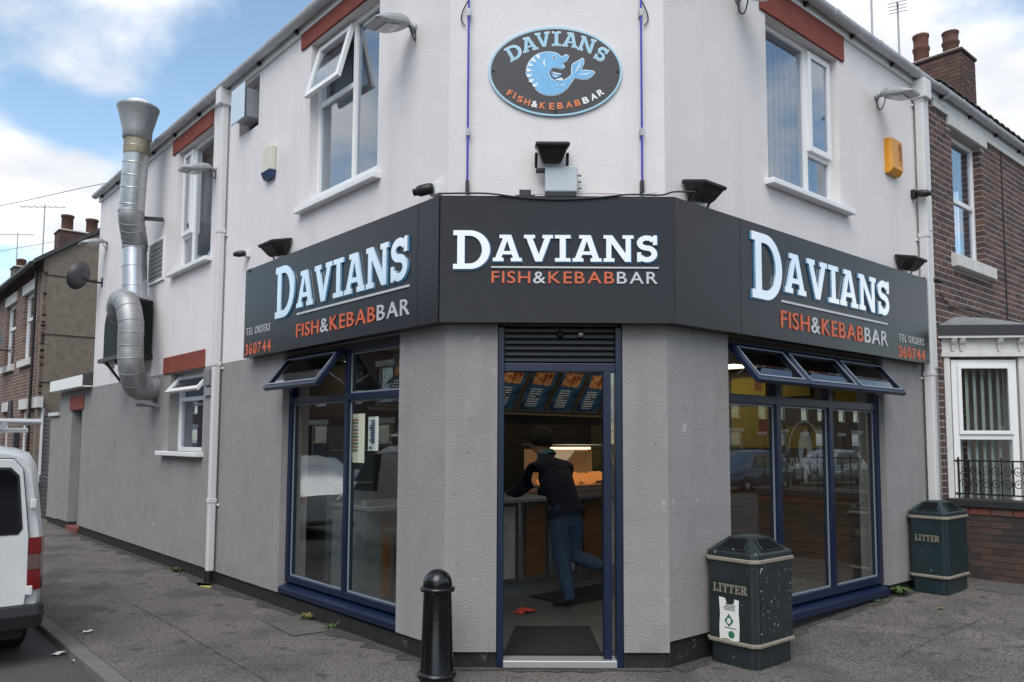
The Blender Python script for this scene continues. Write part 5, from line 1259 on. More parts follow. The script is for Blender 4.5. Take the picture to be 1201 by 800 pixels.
# etched emblem on the middle right pane
def film():
    m = bpy.data.materials.new('etched_film'); m.use_nodes = True; t = m.node_tree; b = t.nodes['Principled BSDF']; b.inputs['Base Color'].default_value = (.7, .74, .74, 1); b.inputs['Roughness'].default_value = .9; b.inputs['Alpha'].default_value = .07; return m
M_film = film()
ex, ez = pix(FR, 945, 528, -.09)
em = mk(None, 'etched_emblem', sf2, FR @ T(ex, .097, ez))
b = MB(); ro = arc(0, .0, .30, .30, 0, 180, 24); ri = arc(0, .0, .285, .285, 180, 0, 24); b.prism([ro + ri], 0, .001); b.build('etched_emblem', M_film, sf2, FR @ T(ex, .097, ez - .02))
bpy.data.objects.remove(em)
kf = .42 / (max(p[0] for p in fishl) - min(p[0] for p in fishl))
b = MB(); b.prism([[(p[1] * kf * .9, -p[0] * kf * 1.2 + .02) for p in fishl]], 0, .001); b.build('etched_emblem', M_film, sf2, FR @ T(ex + .02, .0975, ez - .04))
letters_row(FR @ T(0, .097, 0), sf2, 'DAVIANS', ex - .28, ex + .28, ez - .17, ez - .07, 0, .08, 'slab', .001, M_film)
# low table and papers behind the left window, drinks fridge at the back
tb = thing('prep_table', 'steel preparation table with white papers behind the left window', 'table', FI @ T(1.0, 3.2, FZ))
fr_ = thing('drinks_fridge', 'tall dark drinks fridge against the back wall', 'fridge', FI @ T(1.0, 4.2, FZ))
box('body', M_black, fr_, .5, 1.15, 4.0, 4.58, FZ, 1.95, FI); box('glass_door', mat('fridge_glass', (.08, .10, .12), .1), fr_, .54, 1.11, 3.98, 3.998, .2, 1.85, FI)
for k in range(4): box('shelf', M_galv, fr_, .56, 1.09, 3.96, 3.979, .5 + k * .36, .52 + k * .36, FI)
box('top', M_steel, tb, .36, .95, 1.75, 2.5, .86, .9, FI)
for (x, y) in ((.4, 1.8), (.9, 1.8), (.4, 2.45), (.9, 2.45)): box('leg', M_steel, tb, x, x + .03, y, y + .03, FZ, .859, FI)
box('papers', M_paper, tb, .45, .8, 1.9, 2.3, .901, .925, FI)
# door mats, litter on the floor
dmx = thing('door_mat', 'black rectangular entrance mat just inside the door', 'mat', FF @ T(0, .6, FZ))
MB().loft([[(-.40, .20, FZ + .001), (.36, .20, FZ + .001), (.36, 1.12, FZ + .001), (-.30, 1.12, FZ + .001)], [(-.40, .20, FZ + .012), (.36, .20, FZ + .012), (.36, 1.12, FZ + .012), (-.30, 1.12, FZ + .012)]]).build('pile', M_mat, dmx, FF)
box('border', M_black, dmx, -.41, .37, .185, .199, FZ + .001, FZ + .014, FF)
mat2 = thing('floor_mat', 'dark runner mat at the foot of the counter', 'mat', FI @ T(2.9, 2.3, FZ)); box('pile', M_mat, mat2, 2.2, 4.2, 1.95, 2.55, FZ + .001, FZ + .012, FI); box('border', M_black, mat2, 2.17, 2.199, 1.95, 2.55, FZ + .001, FZ + .013, FI)
rg = thing('red_rag', 'crumpled red rag on the shop floor', 'rag', FI @ T(1.62, 2.0, FZ))
b = MB(); vs = []
for i in range(9):
    for j in range(7):
        x_, y_ = (i - 4) * .026, (j - 3) * .02
        vs.append((x_ + random.uniform(-.006, .006), y_ + random.uniform(-.006, .006), max(.002, .03 * (1 - (x_ * 9) ** 2 - (y_ * 12) ** 2) + random.uniform(-.01, .014) + .01)))
b.add(vs, [(i * 7 + j, (i + 1) * 7 + j, (i + 1) * 7 + j + 1, i * 7 + j + 1) for i in range(8) for j in range(6)]); b.build('cloth', mat('red_cloth', (.5, .06, .04), .8), rg)

# ================================================================ person
def skin_mesh(nodes, edges, root, sub=2):
    bm = bmesh.new(); lay = bm.verts.layers.skin.verify(); vs = {}
    for k, (co, r_) in nodes.items():
        v = bm.verts.new(co); v[lay].radius = r_ if isinstance(r_, tuple) else (r_, r_); vs[k] = v
        if k == root: v[lay].use_root = True
    for a_, b_ in edges: bm.edges.new((vs[a_], vs[b_]))
    me = bpy.data.meshes.new('skel'); bm.to_mesh(me); bm.free()
    o = bpy.data.objects.new('skel', me); col.objects.link(o)
    s_ = o.modifiers.new('s', 'SKIN'); s_.use_smooth_shade = True; s_.branch_smoothing = .6
    d = o.modifiers.new('d', 'SUBSURF'); d.levels = sub; d.render_levels = sub
    dg = bpy.context.evaluated_depsgraph_get(); dg.update(); out = bpy.data.meshes.new_from_object(o.evaluated_get(dg))
    bpy.data.objects.remove(o); bpy.data.meshes.remove(me); return out
# local frame: y = towards the counter, x = along it (to the photo's right); origin at the standing foot
fl_ = FI.inverted() @ (CAMO + ray(668, 714) * ((FZ - CAMH) / ray(668, 714).z))
PM = FI @ T(fl_.x, fl_.y, FZ)
per = thing('person', 'person in navy sweatshirt and jeans leaning on the counter, one foot raised', 'person', PM)
nd = {
 'hip': ((.0, .04, .94), (.20, .17)), 'waist': ((.0, .09, 1.05), (.215, .175)), 'chest': ((.0, .15, 1.18), (.25, .20)), 'mid': ((.0, .22, 1.31), (.27, .205)), 'upch': ((.0, .285, 1.42), (.21, .165)), 'neck': ((.0, .35, 1.52), .085), 'head0': ((-.01, .40, 1.585), .10), 'head1': ((-.015, .43, 1.655), (.115, .135)), 'head2': ((-.015, .43, 1.725), .085),
 'shR': ((.205, .27, 1.375), .125), 'elR': ((.30, .40, 1.13), .088), 'wrR': ((.17, .65, 1.115), .052), 'haR': ((.11, .71, 1.105), (.052, .028)),
 'shL': ((-.205, .29, 1.375), .125), 'elL': ((-.24, .46, 1.14), .088), 'wrL': ((-.21, .68, 1.115), .052), 'haL': ((-.15, .74, 1.105), (.052, .028)),
 'thR': ((.10, .02, .86), .140), 'knR': ((.11, .07, .50), .092), 'anR': ((.20, -.27, .42), .062), 'toeR0': ((.215, -.33, .405), .055), 'toeR': ((.225, -.36, .25), .046),
 'thL': ((-.09, .06, .86), .140), 'knL': ((-.04, .06, .48), .095), 'anL': ((0, .0, .10), .064), 'toeL0': ((-.0, .03, .05), .055), 'toeL': ((-.06, .18, .042), .046),
}
# hand fingers
ed = [('hip', 'waist'), ('waist', 'chest'), ('chest', 'mid'), ('mid', 'upch'), ('upch', 'neck'), ('neck', 'head0'), ('head0', 'head1'), ('head1', 'head2'), ('upch', 'shR'), ('shR', 'elR'), ('elR', 'wrR'), ('wrR', 'haR'), ('upch', 'shL'), ('shL', 'elL'), ('elL', 'wrL'), ('wrL', 'haL'),
      ('hip', 'thR'), ('thR', 'knR'), ('knR', 'anR'), ('anR', 'toeR0'), ('toeR0', 'toeR'), ('hip', 'thL'), ('thL', 'knL'), ('knL', 'anL'), ('anL', 'toeL0'), ('toeL0', 'toeL')]
for hd, wx in (('haR', .02), ('haL', .0)):
    c = Vector(nd[hd][0]); d = (c - Vector(nd['wr' + hd[2]][0])).normalized(); sd_ = Vector((-d.y, d.x, 0))
    for k, (o_, l_) in enumerate(((-.028, .065), (-.009, .075), (.010, .07), (.028, .055))):
        b0 = c + d * .035 + sd_ * o_; nd[hd + 'f%d' % k] = (tuple(b0), .009); nd[hd + 'g%d' % k] = (tuple(b0 + d * l_ * .55 + Vector((0, 0, .006))), .0085); nd[hd + 'h%d' % k] = (tuple(b0 + d * l_ + Vector((0, 0, -.012))), .0075)
        ed += [(hd, hd + 'f%d' % k), (hd + 'f%d' % k, hd + 'g%d' % k), (hd + 'g%d' % k, hd + 'h%d' % k)]
    s_ = 1 if hd == 'haL' else -1
    t0 = c - d * .02 - sd_ * .03 * -s_; nd[hd + 't0'] = (tuple(t0), .011); nd[hd + 't1'] = (tuple(t0 + d * .04 + sd_ * .02 * s_), .0095); ed += [(hd, hd + 't0'), (hd + 't0', hd + 't1')]
pme = skin_mesh(nd, ed, 'hip')
M_skin = mat('skin', (.42, .22, .15), .55); M_navy = mat('navy_sweatshirt', (.008, .010, .026), .9, bump=(30, .6, 3, .02)); M_jean = mat('blue_denim', (.034, .066, .12), .9, bump=(22, .7, 4, .03), var=(5, .35)); M_shoe = mat('black_shoe', (.012, .012, .014), .5); M_sole = mat('white_sole', (.55, .55, .55), .6)
for m in (M_navy, M_skin, M_jean, M_shoe, M_sole): pme.materials.append(m)
def seg_d(p, a_, b_):
    ab = b_ - a_; t_ = max(0, min(1, (p - a_).dot(ab) / max(ab.length_squared, 1e-9))); return (p - a_ - ab * t_).length
reg = []
for a_, b_ in ed:
    if a_[:4] == 'head' or b_[:4] == 'head' or a_[:2] == 'ha' or b_[:2] == 'ha': k = 1
    elif a_[:3] == 'toe' or b_[:3] == 'toe': k = 3
    elif a_[:2] in ('th', 'kn') or b_[:2] == 'th': k = 2
    else: k = 0
    reg.append((Vector(nd[a_][0]), Vector(nd[b_][0]), k))
for p in pme.polygons:
    c = p.center; k = min(reg, key=lambda r_: seg_d(c, r_[0], r_[1]))[2]
    if k == 0 and c.z < .91: k = 2
    if k == 3 and c.z < .022: k = 4
    p.material_index = k; p.use_smooth = True
# turn and shape the head a little: brow, nose
bm = bmesh.new(); bm.from_mesh(pme)
tv = [v for v in bm.verts if .9 < v.co.z < 1.5 and v.co.y < .5]
for _ in range(8): bmesh.ops.smooth_vert(bm, verts=tv, factor=.5, use_axis_x=True, use_axis_y=True, use_axis_z=True)
bm.to_mesh(pme); bm.free()
body = mk(pme, 'body', per, PM)
b = MB(); b.lathe([(.206, -.03), (.216, -.02), (.22, .03), (.212, .05)], 28, T(.0, .045, .92) @ Matrix.Rotation(R(-18), 4, 'X') @ Matrix.Diagonal((1, .86, 1, 1)), cap=False); b.build('hem', M_navy, per, PM)
M_hair = mat('dark_hair', (.006, .005, .005), .85, bump=(60, .8, 3, .01))
hc = Vector((-.015, .415, 1.67)); b = MB(); sg, rg_ = 20, 10; vs = []
for i in range(rg_ + 1):
    th = math.pi * .60 * i / rg_
    for k in range(sg):
        ph = 2 * math.pi * k / sg; back = -math.sin(ph)
        r_ = .140 + .014 * noise.noise(Vector((math.cos(ph) * 3, math.sin(ph) * 3, th * 4)))
        th2 = th * (1.12 if back > -.2 else .72)
        vs.append(hc + Vector((r_ * .93 * math.sin(th2) * math.cos(ph), r_ * 1.08 * math.sin(th2) * math.sin(ph), r_ * math.cos(th2))))
b.add(vs, [(i * sg + k, i * sg + (k + 1) % sg, (i + 1) * sg + (k + 1) % sg, (i + 1) * sg + k) for i in range(rg_) for k in range(sg)], True); b.build('hair', M_hair, per, PM)
for s_ in (-1, 1):
    b = MB(); b.lathe([(.004, -.012), (.022, -.006), (.026, .004), (.012, .012), (.002, .012)], 10, T(hc.x + s_ * .105, hc.y + .0, hc.z - .055) @ Matrix.Rotation(R(90), 4, 'Y') @ Matrix.Diagonal((1.35, .8, 1, 1))); b.build('ear', M_skin, per, PM)
b = MB(); b.lathe([(.002, .035), (.012, .02), (.018, 0), (.004, -.008)], 8, T(hc.x - .02, hc.y + .105, hc.z - .06) @ Matrix.Rotation(R(-80), 4, 'X')); b.build('nose', M_skin, per, PM)
for s_ in (-1, 1):
    b = MB(); b.lathe([(.002, -.008), (.012, 0), (.002, .008)], 8, T(hc.x + s_ * .035, hc.y + .098, hc.z - .03)); b.build('eye', M_paper, per, PM)
b = MB(); b.mbox(T(hc.x, hc.y + .093, hc.z - .105), .045, .012, .012); b.build('mouth', mat('lips', (.32, .12, .10), .6), per, PM)
b = MB(); b.lathe([(.098, -.02), (.102, 0), (.088, .03), (.08, .03)], 18, T(.0, .335, 1.505) @ Matrix.Rotation(R(-28), 4, 'X'), cap=False); b.build('collar', mat('teal_collar', (.03, .12, .16), .8), per, PM)

# ================================================================ bollard
bo = FI.inverted() @ (CAMO + ray(512, 806) * (-CAMH / ray(512, 806).z))
BM = FI @ T(bo.x, bo.y, 0)
bl_ = thing('bollard', 'black cast bollard with domed top beside the shop corner', 'bollard', BM)
def zat(py): 
    d = ray(514, py); p = FI @ Vector((bo.x, bo.y, 0)); t_ = (p - CAMO).dot(fw) / d.dot(fw); return (CAMO + d * t_).z
zt1, zt0 = zat(669), zat(692); hb = zt1
b = MB(); b.lathe([(.125, 0), (.125, .02), (.118, .03), (.098, zt0 - .03), (.098, zt0 - .01)], 28); b.build('post', M_blackpaint, bl_)
zr = zat(791)
b = MB(); b.lathe([(.117, zr - .025), (.132, zr - .016), (.136, zr), (.132, zr + .016), (.114, zr + .025)], 28); b.build('lower_ring', M_blackpaint, bl_)
b = MB(); b.lathe([(.098, zt0 - .02), (.118, zt0 - .014), (.122, zt0), (.118, zt0 + .012), (.1, zt0 + .018)], 28); b.build('upper_ring', M_blackpaint, bl_)
b = MB(); b.lathe([(.1, zt0 + .01), (.102, zt0 + .03)] + [(.102 * math.cos(R(a_)), zt0 + .03 + (hb - zt0 - .03) * math.sin(R(a_))) for a_ in range(10, 90, 10)] + [(.002, hb)], 28); b.build('dome', M_blackpaint, bl_)

# ================================================================ litter bins
def octo(hx, hy, c): return [(-hx + c, -hy), (hx - c, -hy), (hx, -hy + c), (hx, hy - c), (hx - c, hy), (-hx + c, hy), (-hx, hy - c), (-hx, -hy + c)]
def litter_bin(x, y, hx, hy, label, m, mw, sticker, z):
    M = FI @ T(x, y, z); t = thing('litter_bin', label, 'litter bin', M, 'litter bins against the shop front')
    c = .045; H = .80
    def ringz(hx_, hy_, zz, c_=c): return [(a_, b_, zz) for a_, b_ in octo(hx_, hy_, c_)]
    b = MB(); b.loft([ringz(hx - .012, hy - .012, 0), ringz(hx - .012, hy - .012, .17)]); b.build('base', m, t, None, .004)
    b = MB(); b.loft([ringz(hx - .004, hy - .004, .155), ringz(hx + .012, hy + .012, .165), ringz(hx + .012, hy + .012, .185), ringz(hx - .004, hy - .004, .195)]); b.build('lower_band', M_binband, t, None, .004)
    b = MB(); b.loft([ringz(hx, hy, .19), ringz(hx, hy, .785)]); b.build('body', m, t, None, .003)
    if mw is not m:
        b = MB(); b.box(-hx + c + .01, hx - c - .004, -hy - .004, -hy - .0005, .2, .78); b.build('chipped_panel', mw, t)
    b = MB(); b.loft([ringz(hx - .004, hy - .004, .775), ringz(hx + .015, hy + .015, .785), ringz(hx + .015, hy + .015, .808), ringz(hx - .004, hy - .004, .818)]); b.build('upper_band', M_binband, t, None, .004)
    # hood: sloping sides with an opening in each
    k0, z0, z1 = .9, .81, .955
    b = MB(); b.loft([ringz(hx + .006, hy + .006, z0), ringz(hx + .004, hy + .004, z0 + .04), ringz(hx * .40, hy * .40, z1, .02), ringz(hx * .33, hy * .33, z1 + .008, .02)]); b.build('hood', m, t, None, .006)
    for ax in (0, 1, 2, 3):
        A = RZ(R(90 * ax)); h1 = hy if ax % 2 == 0 else hx; hw = (hx if ax % 2 == 0 else hy)
        def sp(u_, f): # f 0..1 up the slope
            return A @ Vector((u_, -(h1 + .004) - (h1 * .40 - h1 - .004) * f - .004, z0 + .04 + (z1 - z0 - .04) * f + .003))
        b = MB(); pts = [sp(-hw * .55, .16), sp(hw * .55, .16), sp(hw * .36, .86), sp(-hw * .36, .86)]; b.add(pts + [p + Vector((0, 0, -.006)) for p in pts], [(0, 1, 2, 3), (7, 6, 5, 4), (0, 4, 5, 1), (1, 5, 6, 2), (2, 6, 7, 3), (3, 7, 4, 0)]); b.build('opening', M_dark, t)
        b = MB()
        for p, q_ in zip(pts, pts[1:] + pts[:1]): b.bar(p + Vector((0, 0, .004)), q_ + Vector((0, 0, .004)), .012)
        b.build('opening_rim', m, t)
    # door seam and lock plate on the corner
    b = MB(); b.mbox(T(-hx + c * .5, -hy + c * .5, .39) @ RZ(R(-45)), .007, .006, .77); b.build('door_seam', M_black, t, None)
    S = M @ T(-hx, 0, 0) @ RZ(R(-90))          # panel facing the road junction; local x runs from back to front
    b = MB(); gridframe(b, [-hy + .055, hy - .055], [.52, .635], .006, -.006, -.0005); b.build('name_panel', m, t, S)
    letters_row(S, t, 'LITTER', -hy + .075, hy - .075, .545, .61, -.001, .10, 'slab', .006, M_gold)
    if sticker:
        b = MB(); out = [(-.085, .0), (-.03, .012), (.03, 0), (.085, .006), (.09, .12), (.084, .24), (.088, .33), (.05, .335), (.045, .30), (-.02, .285), (-.035, .335), (-.088, .34), (-.08, .2), (-.088, .1)]
        b.prism([[(x_ - .01, z_ * .93 + .19) for x_, z_ in out]], -.004, -.001); b.build('sticker', M_paper, t, S)
        b = MB(); b.prism([[(-.01, .29), (.03, .335), (-.01, .39), (-.05, .335)]], -.006, -.0045); b.build('sticker_diamond', M_green, t, S)
        b = MB(); b.prism([arc(-.01, .335, .016, .022, 0, 350, 12)], -.008, -.0065); b.build('sticker_mark', M_paper, t, S)
        for k in range(7): box('sticker_text', M_black, t, -.07 + random.uniform(0, .03), .04 + random.uniform(0, .02), -.0055, -.0045, .415 + k * .011 if k < 5 else .26 + k * .004, .419 + k * .011 if k < 5 else .262 + k * .004, S)
        b = MB(); b.prism([arc(.01, .235, .028, .028, 0, 350, 14)], -.006, -.0045); b.build('sticker_seal', MATS['sticker_green'], t, S)
    return t
litter_bin(1.99, -.245, .275, .225, 'dark green litter bin with torn white sticker and chipped paint', M_bin, M_binworn, True, 0)
litter_bin(5.70, -.225, .30, .20, 'cleaner dark teal litter bin beside the brick garden wall', M_binteal, M_binteal, False, gz(5.7))

# ================================================================ parked van
M_vanw = mat('van_white_paint', (.72, .73, .73), .28, coat=.5, spec=.5, var=(1.5, .06), streak=(6, 1.0, .12)); M_vanbl = mat('van_black_plastic', (.018, .018, .02), .55); M_vglass = mat('van_dark_glass', (.006, .007, .010), .06, spec=.8)
M_red = mat('tail_lamp_red', (.20, .008, .008), .18, coat=.6); M_clear = mat('tail_lamp_clear', (.16, .10, .09), .2, coat=.6); M_tyre = mat('tyre_rubber', (.014, .014, .014), .85); M_chromev = mat('badge_chrome', (.7, .7, .7), .2, metal=1)
def van(M, label, group='vans parked in the side road'):
    """x across (0 = centre), y forward, z up; rear face at y=0"""
    t = thing('parked_van', label, 'van', M, group)
    Wd, Hh, Ln = .885, 1.69, 4.25
    def sec(y, wb, wt, z0, zw, z1, r_=.16):
        # lower sill, waist, roof; rounded
        right = [(wb * .93, z0), (wb, z0 + .12), (wb * 1.005, zw), (wt + (wb - wt) * .45, zw + (z1 - zw) * .5), (wt + .005, z1 - r_ * .8), (wt - r_ * .28, z1 - r_ * .25), (wt - r_ * .95, z1), (wt * .4, z1 + .02)]
        return [(x_, y, z_) for x_, z_ in right] + [(-x_, y, z_) for x_, z_ in right[::-1]]
    secs = [sec(.03, Wd - .05, Wd - .13, .34, .98, Hh - .05), sec(.07, Wd - .015, Wd - .085, .33, .98, Hh - .02), sec(.2, Wd, Wd - .07, .30, 1.0, Hh), sec(1.5, Wd + .01, Wd - .06, .28, 1.0, Hh + .02), sec(2.6, Wd + .01, Wd - .06, .28, 1.0, Hh), sec(3.05, Wd, Wd - .12, .28, 1.0, Hh - .10),
            sec(3.55, Wd - .02, Wd - .16, .28, .95, 1.12, .1), sec(4.0, Wd - .06, Wd - .22, .28, .8, .98, .1), sec(4.22, Wd - .2, Wd - .34, .32, .65, .82, .1)]
    b = MB(); b.loft(secs, True, True); b.build('body', M_vanw, t, None, 0)
    # rear doors: two shallow panels with a dark gap between and round them
    for s_ in (-1, 1):
        def dp(x_, z_): return (s_ * x_, z_)
        out = [dp(.006, .47), dp(Wd - .135, .47), dp(Wd - .12, .60), dp(Wd - .125, 1.0), dp(Wd - .185, Hh - .17), dp(Wd - .25, Hh - .09), dp(.006, Hh - .075)]
        b = MB(); b.prism([out], -.012, .05); d_ = b.build('rear_door', M_vanw, t, None, .008)
        gap = grow(out, .008) if s_ > 0 else grow(out[::-1], .008)
        b = MB(); b.prism([gap], .012, .052); b.build('door_gap', M_black, t)
        wn = [dp(.07, 1.03), dp(Wd - .20, 1.03), dp(Wd - .185, 1.06), dp(Wd - .225, Hh - .22), dp(Wd - .27, Hh - .17), dp(.07, Hh - .155)]
        b = MB(); b.prism([wn], -.020, -.0125); b.build('rear_window', M_vglass, d_, None, .006)
        b = MB(); b.prism([grow(wn, .016) if s_ > 0 else grow(wn[::-1], .016)], -.016, -.0122); b.build('window_seal', M_vanbl, d_)
        for zz in (.58, 1.25):
            b = MB(); b.box(min(s_ * (Wd - .125), s_ * (Wd - .085)), max(s_ * (Wd - .125), s_ * (Wd - .085)), -.03, .01, zz - .035, zz + .035); b.build('hinge', M_vanw, t, None, .006)
        tl = [dp(Wd - .105, .56), dp(Wd - .015, .58), dp(Wd - .02, .99), dp(Wd - .085, 1.0), dp(Wd - .10, .8)]
        for nm, zz0, zz1, mm in (('tail_lamp', .58, .735, M_red), ('reversing_lamp', .738, .855, M_clear), ('brake_lamp', .858, .985, M_red)):
            b = MB(); ring0 = [(s_ * (Wd - .118), -.014, zz0), (s_ * (Wd - .03), .015, zz0), (s_ * (Wd + .006), .09, zz0), (s_ * (Wd - .118), .09, zz0)]
            b.loft([ring0, [(p[0] - s_ * .004, p[1], zz1) for p in ring0]]); b.build(nm, mm, t, None, .008)
    b = MB(); b.loft([[(-Wd + .06, -.06, .30), (Wd - .06, -.06, .30), (Wd + .0, .03, .30), (Wd + .01, .3, .30), (-Wd - .01, .3, .30), (-Wd, .03, .30)], [(-Wd + .03, -.085, .40), (Wd - .03, -.085, .40), (Wd + .012, .02, .40), (Wd + .02, .3, .40), (-Wd - .02, .3, .40), (-Wd - .012, .02, .40)], [(-Wd + .04, -.07, .47), (Wd - .04, -.07, .47), (Wd + .005, .02, .47), (Wd + .012, .3, .46), (-Wd - .012, .3, .46), (-Wd - .005, .02, .47)]]); b.build('rear_bumper', M_vanbl, t, None, .015)
    box('underside', M_vanbl, t, -Wd + .12, Wd - .12, .1, 4.0, .2, .32)
    for y_ in (.78, 3.42):
        for s_ in (-1, 1):
            Mw = M @ T(s_ * (Wd - .10), y_, .315) @ Matrix.Rotation(R(90), 4, 'Y')
            b = MB(); b.lathe([(.19, -.09), (.29, -.095), (.315, -.075), (.318, 0), (.315, .075), (.29, .095), (.19, .09)], 28, cap=False); w_ = b.build('wheel', M_tyre, t, Mw)
            b = MB(); b.lathe([(.19, -.085), (.18, -.04), (.05, -.06), (.05, .06), (.18, .04), (.19, .085)], 24); b.build('rim', M_galv, w_, Mw)
    # badge, handle, plate
    b = MB(); b.prism([[(p[0] - .0, p[1]) for p in [(.075 * math.cos(R(a_)), .031 * math.sin(R(a_))) for a_ in range(0, 360, 15)]]], -.024, -.0125); bd = b.build('badge', M_chromev, t, M @ T(.33, 0, .905))
    b = MB(); b.prism([[(.066 * math.cos(R(a_)), .025 * math.sin(R(a_))) for a_ in range(0, 360, 15)]], -.027, -.0245); b.build('badge_face', mat('badge_blue', (.01, .014, .05), .2), bd, M @ T(.33, 0, .905))
    letters_row(M @ T(.33, 0, .905), bd, 'Ford', -.045, .045, -.014, .014, -.027, .05, 'font', .002, M_chromev, bold=.0)
    box('plate_recess', M_vanbl, t, -.34, .1, -.018, -.0125, .72, .84); box('number_plate', mat('yellow_plate', (.65, .5, .05), .5), t, -.31, .07, -.022, -.0185, .735, .825)
    for y_ in (.35, 1.5, 2.5):
        b = MB(); b.box(-.78, .78, y_ - .025, y_ + .025, Hh + .115, Hh + .155); b.build('roof_bar', mat('rack_alloy', (.55, .55, .56), .4, metal=.6), t, None, .006)
        for s_ in (-1, 1):
            b = MB(); b.box(s_ * .70 - .02, s_ * .70 + .02, y_ - .03, y_ + .03, Hh - .01, Hh + .114); b.build('rack_foot', M_vanbl, t)
    for x_ in (-.55, .55):
        b = MB(); b.box(x_ - .02, x_ + .02, -.05, 2.7, Hh + .156, Hh + .19); b.build('rack_rail', MATS['rack_alloy'], t)
    b = MB(); b.tube([(-.75, -.02, Hh + .20), (.80, -.02, Hh + .20)], .028, 10); b.build('rear_roller', MATS['rack_alloy'], t)
    b = MB(); b.lathe([(.03, 0), (.032, .01), (.022, .03), (.016, .17), (.01, .18)], 10, T(.60, .05, Hh + .19)); b.build('rack_stop', M_vanbl, t)
    for s_ in (-1, 1):
        b = MB(); b.prism([[(2.2, 1.05), (3.3, 1.02), (2.95, 1.55), (2.2, 1.6)]], -.006, .0); 
        b.v = [(s_ * (Wd + .012 - (z_ - 1.0) * .13) , x_, z_) if True else 0 for x_, y0_, z_ in b.v]; b.build('side_window', M_vglass, t)
    b = MB(); b.add([(-.68, 3.06, 1.66), (.68, 3.06, 1.66), (.74, 3.56, 1.14), (-.74, 3.56, 1.14)], [(0, 1, 2, 3)]); b.build('windscreen', M_vglass, t)
    return t
def on_y(px, py, yb):
    d = ray(px, py); n = dL; p0 = FI @ Vector((0, yb, 0)); return (FI.inverted() @ (CAMO + d * ((p0 - CAMO).dot(n) / d.dot(n)))).x
van(FI @ T(on_y(52, 655, 3.46) - .885, 3.42, -.06), 'white van with roof rack parked at the kerb')

# ================================================================ parked cars across the side road and main road (seen in the glass)
def car(M, label, paint):
    t = thing('parked_car', label, 'car', M, 'cars parked across the roads')
    Wd = .86
    def sec(y, w, wt, z0, zw, z1): 
        rt = [(w * .9, z0), (w, z0 + .15), (w, zw), (wt, z1 - .06), (wt * .85, z1), (wt * .4, z1 + .015)]
        return [(x_, y, z_) for x_, z_ in rt] + [(-x_, y, z_) for x_, z_ in rt[::-1]]
    S = [sec(0, .70, .62, .35, .6, .78), sec(.15, .82, .70, .25, .75, .95), sec(.4, Wd, .64, .22, .85, 1.25), sec(.75, Wd, .60, .2, .88, 1.42), sec(1.6, Wd, .60, .2, .88, 1.46), sec(2.3, Wd, .60, .2, .86, 1.38), sec(2.95, Wd, .70, .2, .84, .95), sec(3.6, .82, .66, .22, .7, .84), sec(3.95, .68, .55, .3, .55, .66)]
    b = MB(); b.loft(S, True, True); b.build('body', paint, t)
    for s_ in (-1, 1):
        b = MB(); b.add([(s_ * (.855 - (z_ - .9) * .45), y_, z_) for y_, z_ in ((.55, .92), (2.75, .90), (2.25, 1.33), (.85, 1.36))] + [(s_ * (.87 - (z_ - .9) * .45), y_, z_) for y_, z_ in ((.55, .92), (2.75, .90), (2.25, 1.33), (.85, 1.36))], [(0, 1, 2, 3), (4, 5, 6, 7), (0, 1, 5, 4), (1, 2, 6, 5), (2, 3, 7, 6), (3, 0, 4, 7)]); b.build('side_window', M_vglass, t)
        for y_ in (.72, 3.15):
            Mw = M @ T(s_ * .76, y_, .3) @ Matrix.Rotation(R(90), 4, 'Y'); b = MB(); b.lathe([(.18, -.09), (.28, -.1), (.3, -.07), (.3, .07), (.28, .1), (.18, .09)], 20, cap=False); w_ = b.build('wheel', M_tyre, t, Mw); b = MB(); b.lathe([(.18, -.07), (.04, -.05), (.04, .05), (.18, .07)], 16); b.build('rim', M_galv, w_, Mw)
        b = MB(); b.box(s_ * .6 - .12, s_ * .6 + .12, -.01, .14, .66, .78); b.build('tail_lamp', M_red, t); b = MB(); b.box(s_ * .5 - .12, s_ * .5 + .12, 3.86, 3.97, .56, .66); b.build('headlamp', M_clear, t)
    return t
M_silvercar = mat('silver_paint', (.42, .44, .46), .25, metal=.5, coat=.5); M_bluecar = mat('blue_paint', (.03, .06, .16), .25, coat=.6)
car(FI @ T(-3.05, 9.0, -.06), 'silver hatchback parked at the kerb ahead of the van', M_silvercar)
car(FI @ T(-8.9, 14.0, -.06), 'white hatchback parked across the side road', M_vanw)
car(FI @ T(24, -12.5, -.06) @ RZ(R(90)), 'blue hatchback parked across the main road', M_bluecar)
car(FI @ T(30, -12.5, -.06) @ RZ(R(90)), 'silver hatchback parked across the main road', M_silvercar)

# ================================================================ weeds and litter
def weed(F, x, y, z, label, n, h, m, spread=.1):
    t = thing('weed', label, 'weed', F @ T(x, y, z), 'weeds growing at the foot of the walls'); b = MB()
    for k in range(n):
        a_ = random.random() * 6.28; l_ = h * random.uniform(.5, 1.1); w_ = l_ * .16; d = Vector((math.cos(a_), math.sin(a_), 0)); s_ = Vector((-d.y, d.x, 0)); o_ = d * random.uniform(0, spread * .4)
        p0 = o_; p1 = o_ + d * l_ * .45 + Vector((0, 0, l_ * .6)); p2 = o_ + d * l_ * .95 + Vector((0, 0, l_ * .45))
        b.add([p0, p1 + s_ * w_, p2, p1 - s_ * w_], [(0, 1, 2, 3)])
    b.build('leaves', m, t)
    b = MB(); b.tube([(0, 0, -.005), (0, 0, h * .35)], .004, 5); b.build('stem', m, t)
xw, _ = pix(FR, 1038, 690)
weed(FR, 3.84, -.05, gz(3.84 + 1.288), 'green leafy weed by the end of the right shopfront', 34, .14, M_leaf)
weed(FR, 3.35, -.04, gz(3.35 + 1.288), 'low green weed under the right shopfront sill', 14, .07, M_leaf)
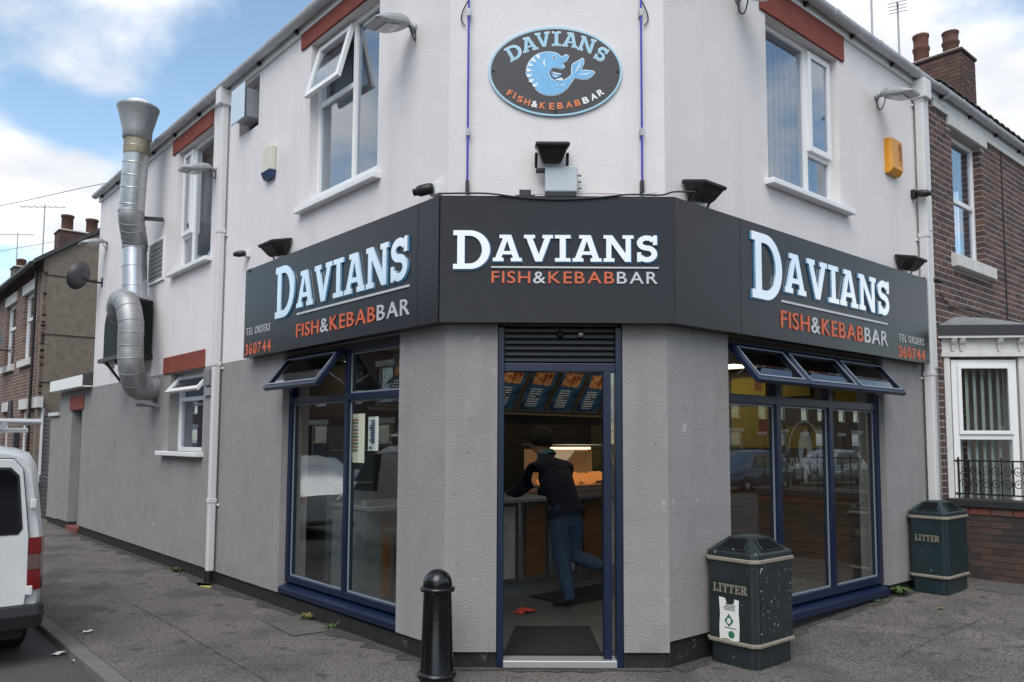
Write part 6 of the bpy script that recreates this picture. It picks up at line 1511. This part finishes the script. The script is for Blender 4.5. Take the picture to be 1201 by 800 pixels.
for (px, lab, n, m_) in ((210, 'yellowish tuft at the side wall left of the downpipe', 26, M_leaf), (362, 'dry tuft under the left shop window', 30, M_leafdry), (398, 'small dry tuft by the left shop window mullion', 14, M_leaf)):
    xw = pix(FL, px, 700 if px < 300 else 735)[0]
    xw = {210: -5.75, 362: -2.15, 398: -1.65}[px]
    weed(FL, xw, -.03, 0, lab, n, .09, m_)
yp = thing('paint_splash', 'yellow paint splash at the foot of the downpipe', 'paint mark', FL @ T(xp, -.1, .004))
b = MB(); o_ = [(math.cos(R(a_)) * random.uniform(.7, 1.1) * .22, math.sin(R(a_)) * random.uniform(.7, 1.1) * .06) for a_ in range(0, 360, 18)]
b.add([(x_, y_ - .05, .004) for x_, y_ in o_], [tuple(range(len(o_)))]); b.build('splash', mat('yellow_paint', (.42, .36, .08), .8), yp, FL @ T(xp, -.07, 0))
def paper(px, py, label, s=1.0, road=False, m=M_paper):
    z = -.06 if road else 0
    d = ray(px, py); g = FI.inverted() @ (CAMO + d * ((z - CAMH) / d.z)); zz = z if road else gz(g.x)
    t = thing('litter_scrap', label, 'litter', FI @ T(g.x, g.y, zz + .003), 'scraps of litter on the ground'); b = MB(); vs = []
    for i in range(5):
        for j in range(4): vs.append(((i - 2) * .03 * s + random.uniform(-.008, .008), (j - 1.5) * .02 * s + random.uniform(-.008, .008), .004 + random.uniform(0, .022) * s))
    b.add(vs, [(i * 4 + j, (i + 1) * 4 + j, (i + 1) * 4 + j + 1, i * 4 + j + 1) for i in range(4) for j in range(3)]); b.build('scrap', m, t)
paper(104, 742, 'small white scrap on the side pavement', .7); paper(72, 768, 'white crumpled packet in the gutter behind the van', 1.1, True); paper(91, 776, 'tiny pale scrap in the gutter by the kerb', .8, True)
paper(1137, 684, 'white crumpled carton behind the teal litter bin', 1.5); paper(1176, 692, 'flattened pale scrap on the pavement by the garden wall', 1.1); paper(960, 729, 'little pale scrap on the tarmac near the shopfront', .5); paper(1104, 724, 'dry yellow leaf on the tarmac', .7, False, M_leafdry)


# fallen grit and gum spots: tiny pale flecks scattered over the pavement
b = MB()
for k in range(420):
    x = random.uniform(-1.8, 6.2); y = random.uniform(-2.3, 9) if x < -.05 else random.uniform(-2.4, -.05 if x > 1.3 else 1.0 - x * .9)
    r_ = random.uniform(.004, .012); a0 = random.random() * 6; z = gz(x) + .004
    b.add([(x + r_ * math.cos(a0 + i * 1.256) * random.uniform(.6, 1.2), y + r_ * math.sin(a0 + i * 1.256) * random.uniform(.6, 1.2), z) for i in range(5)], [(0, 1, 2, 3, 4)])
tag(b.build('grit', mat('pale_grit', (.28, .27, .25), .9), None, FI), 'pale grit and gum flecks scattered on the tarmac', kind='stuff')
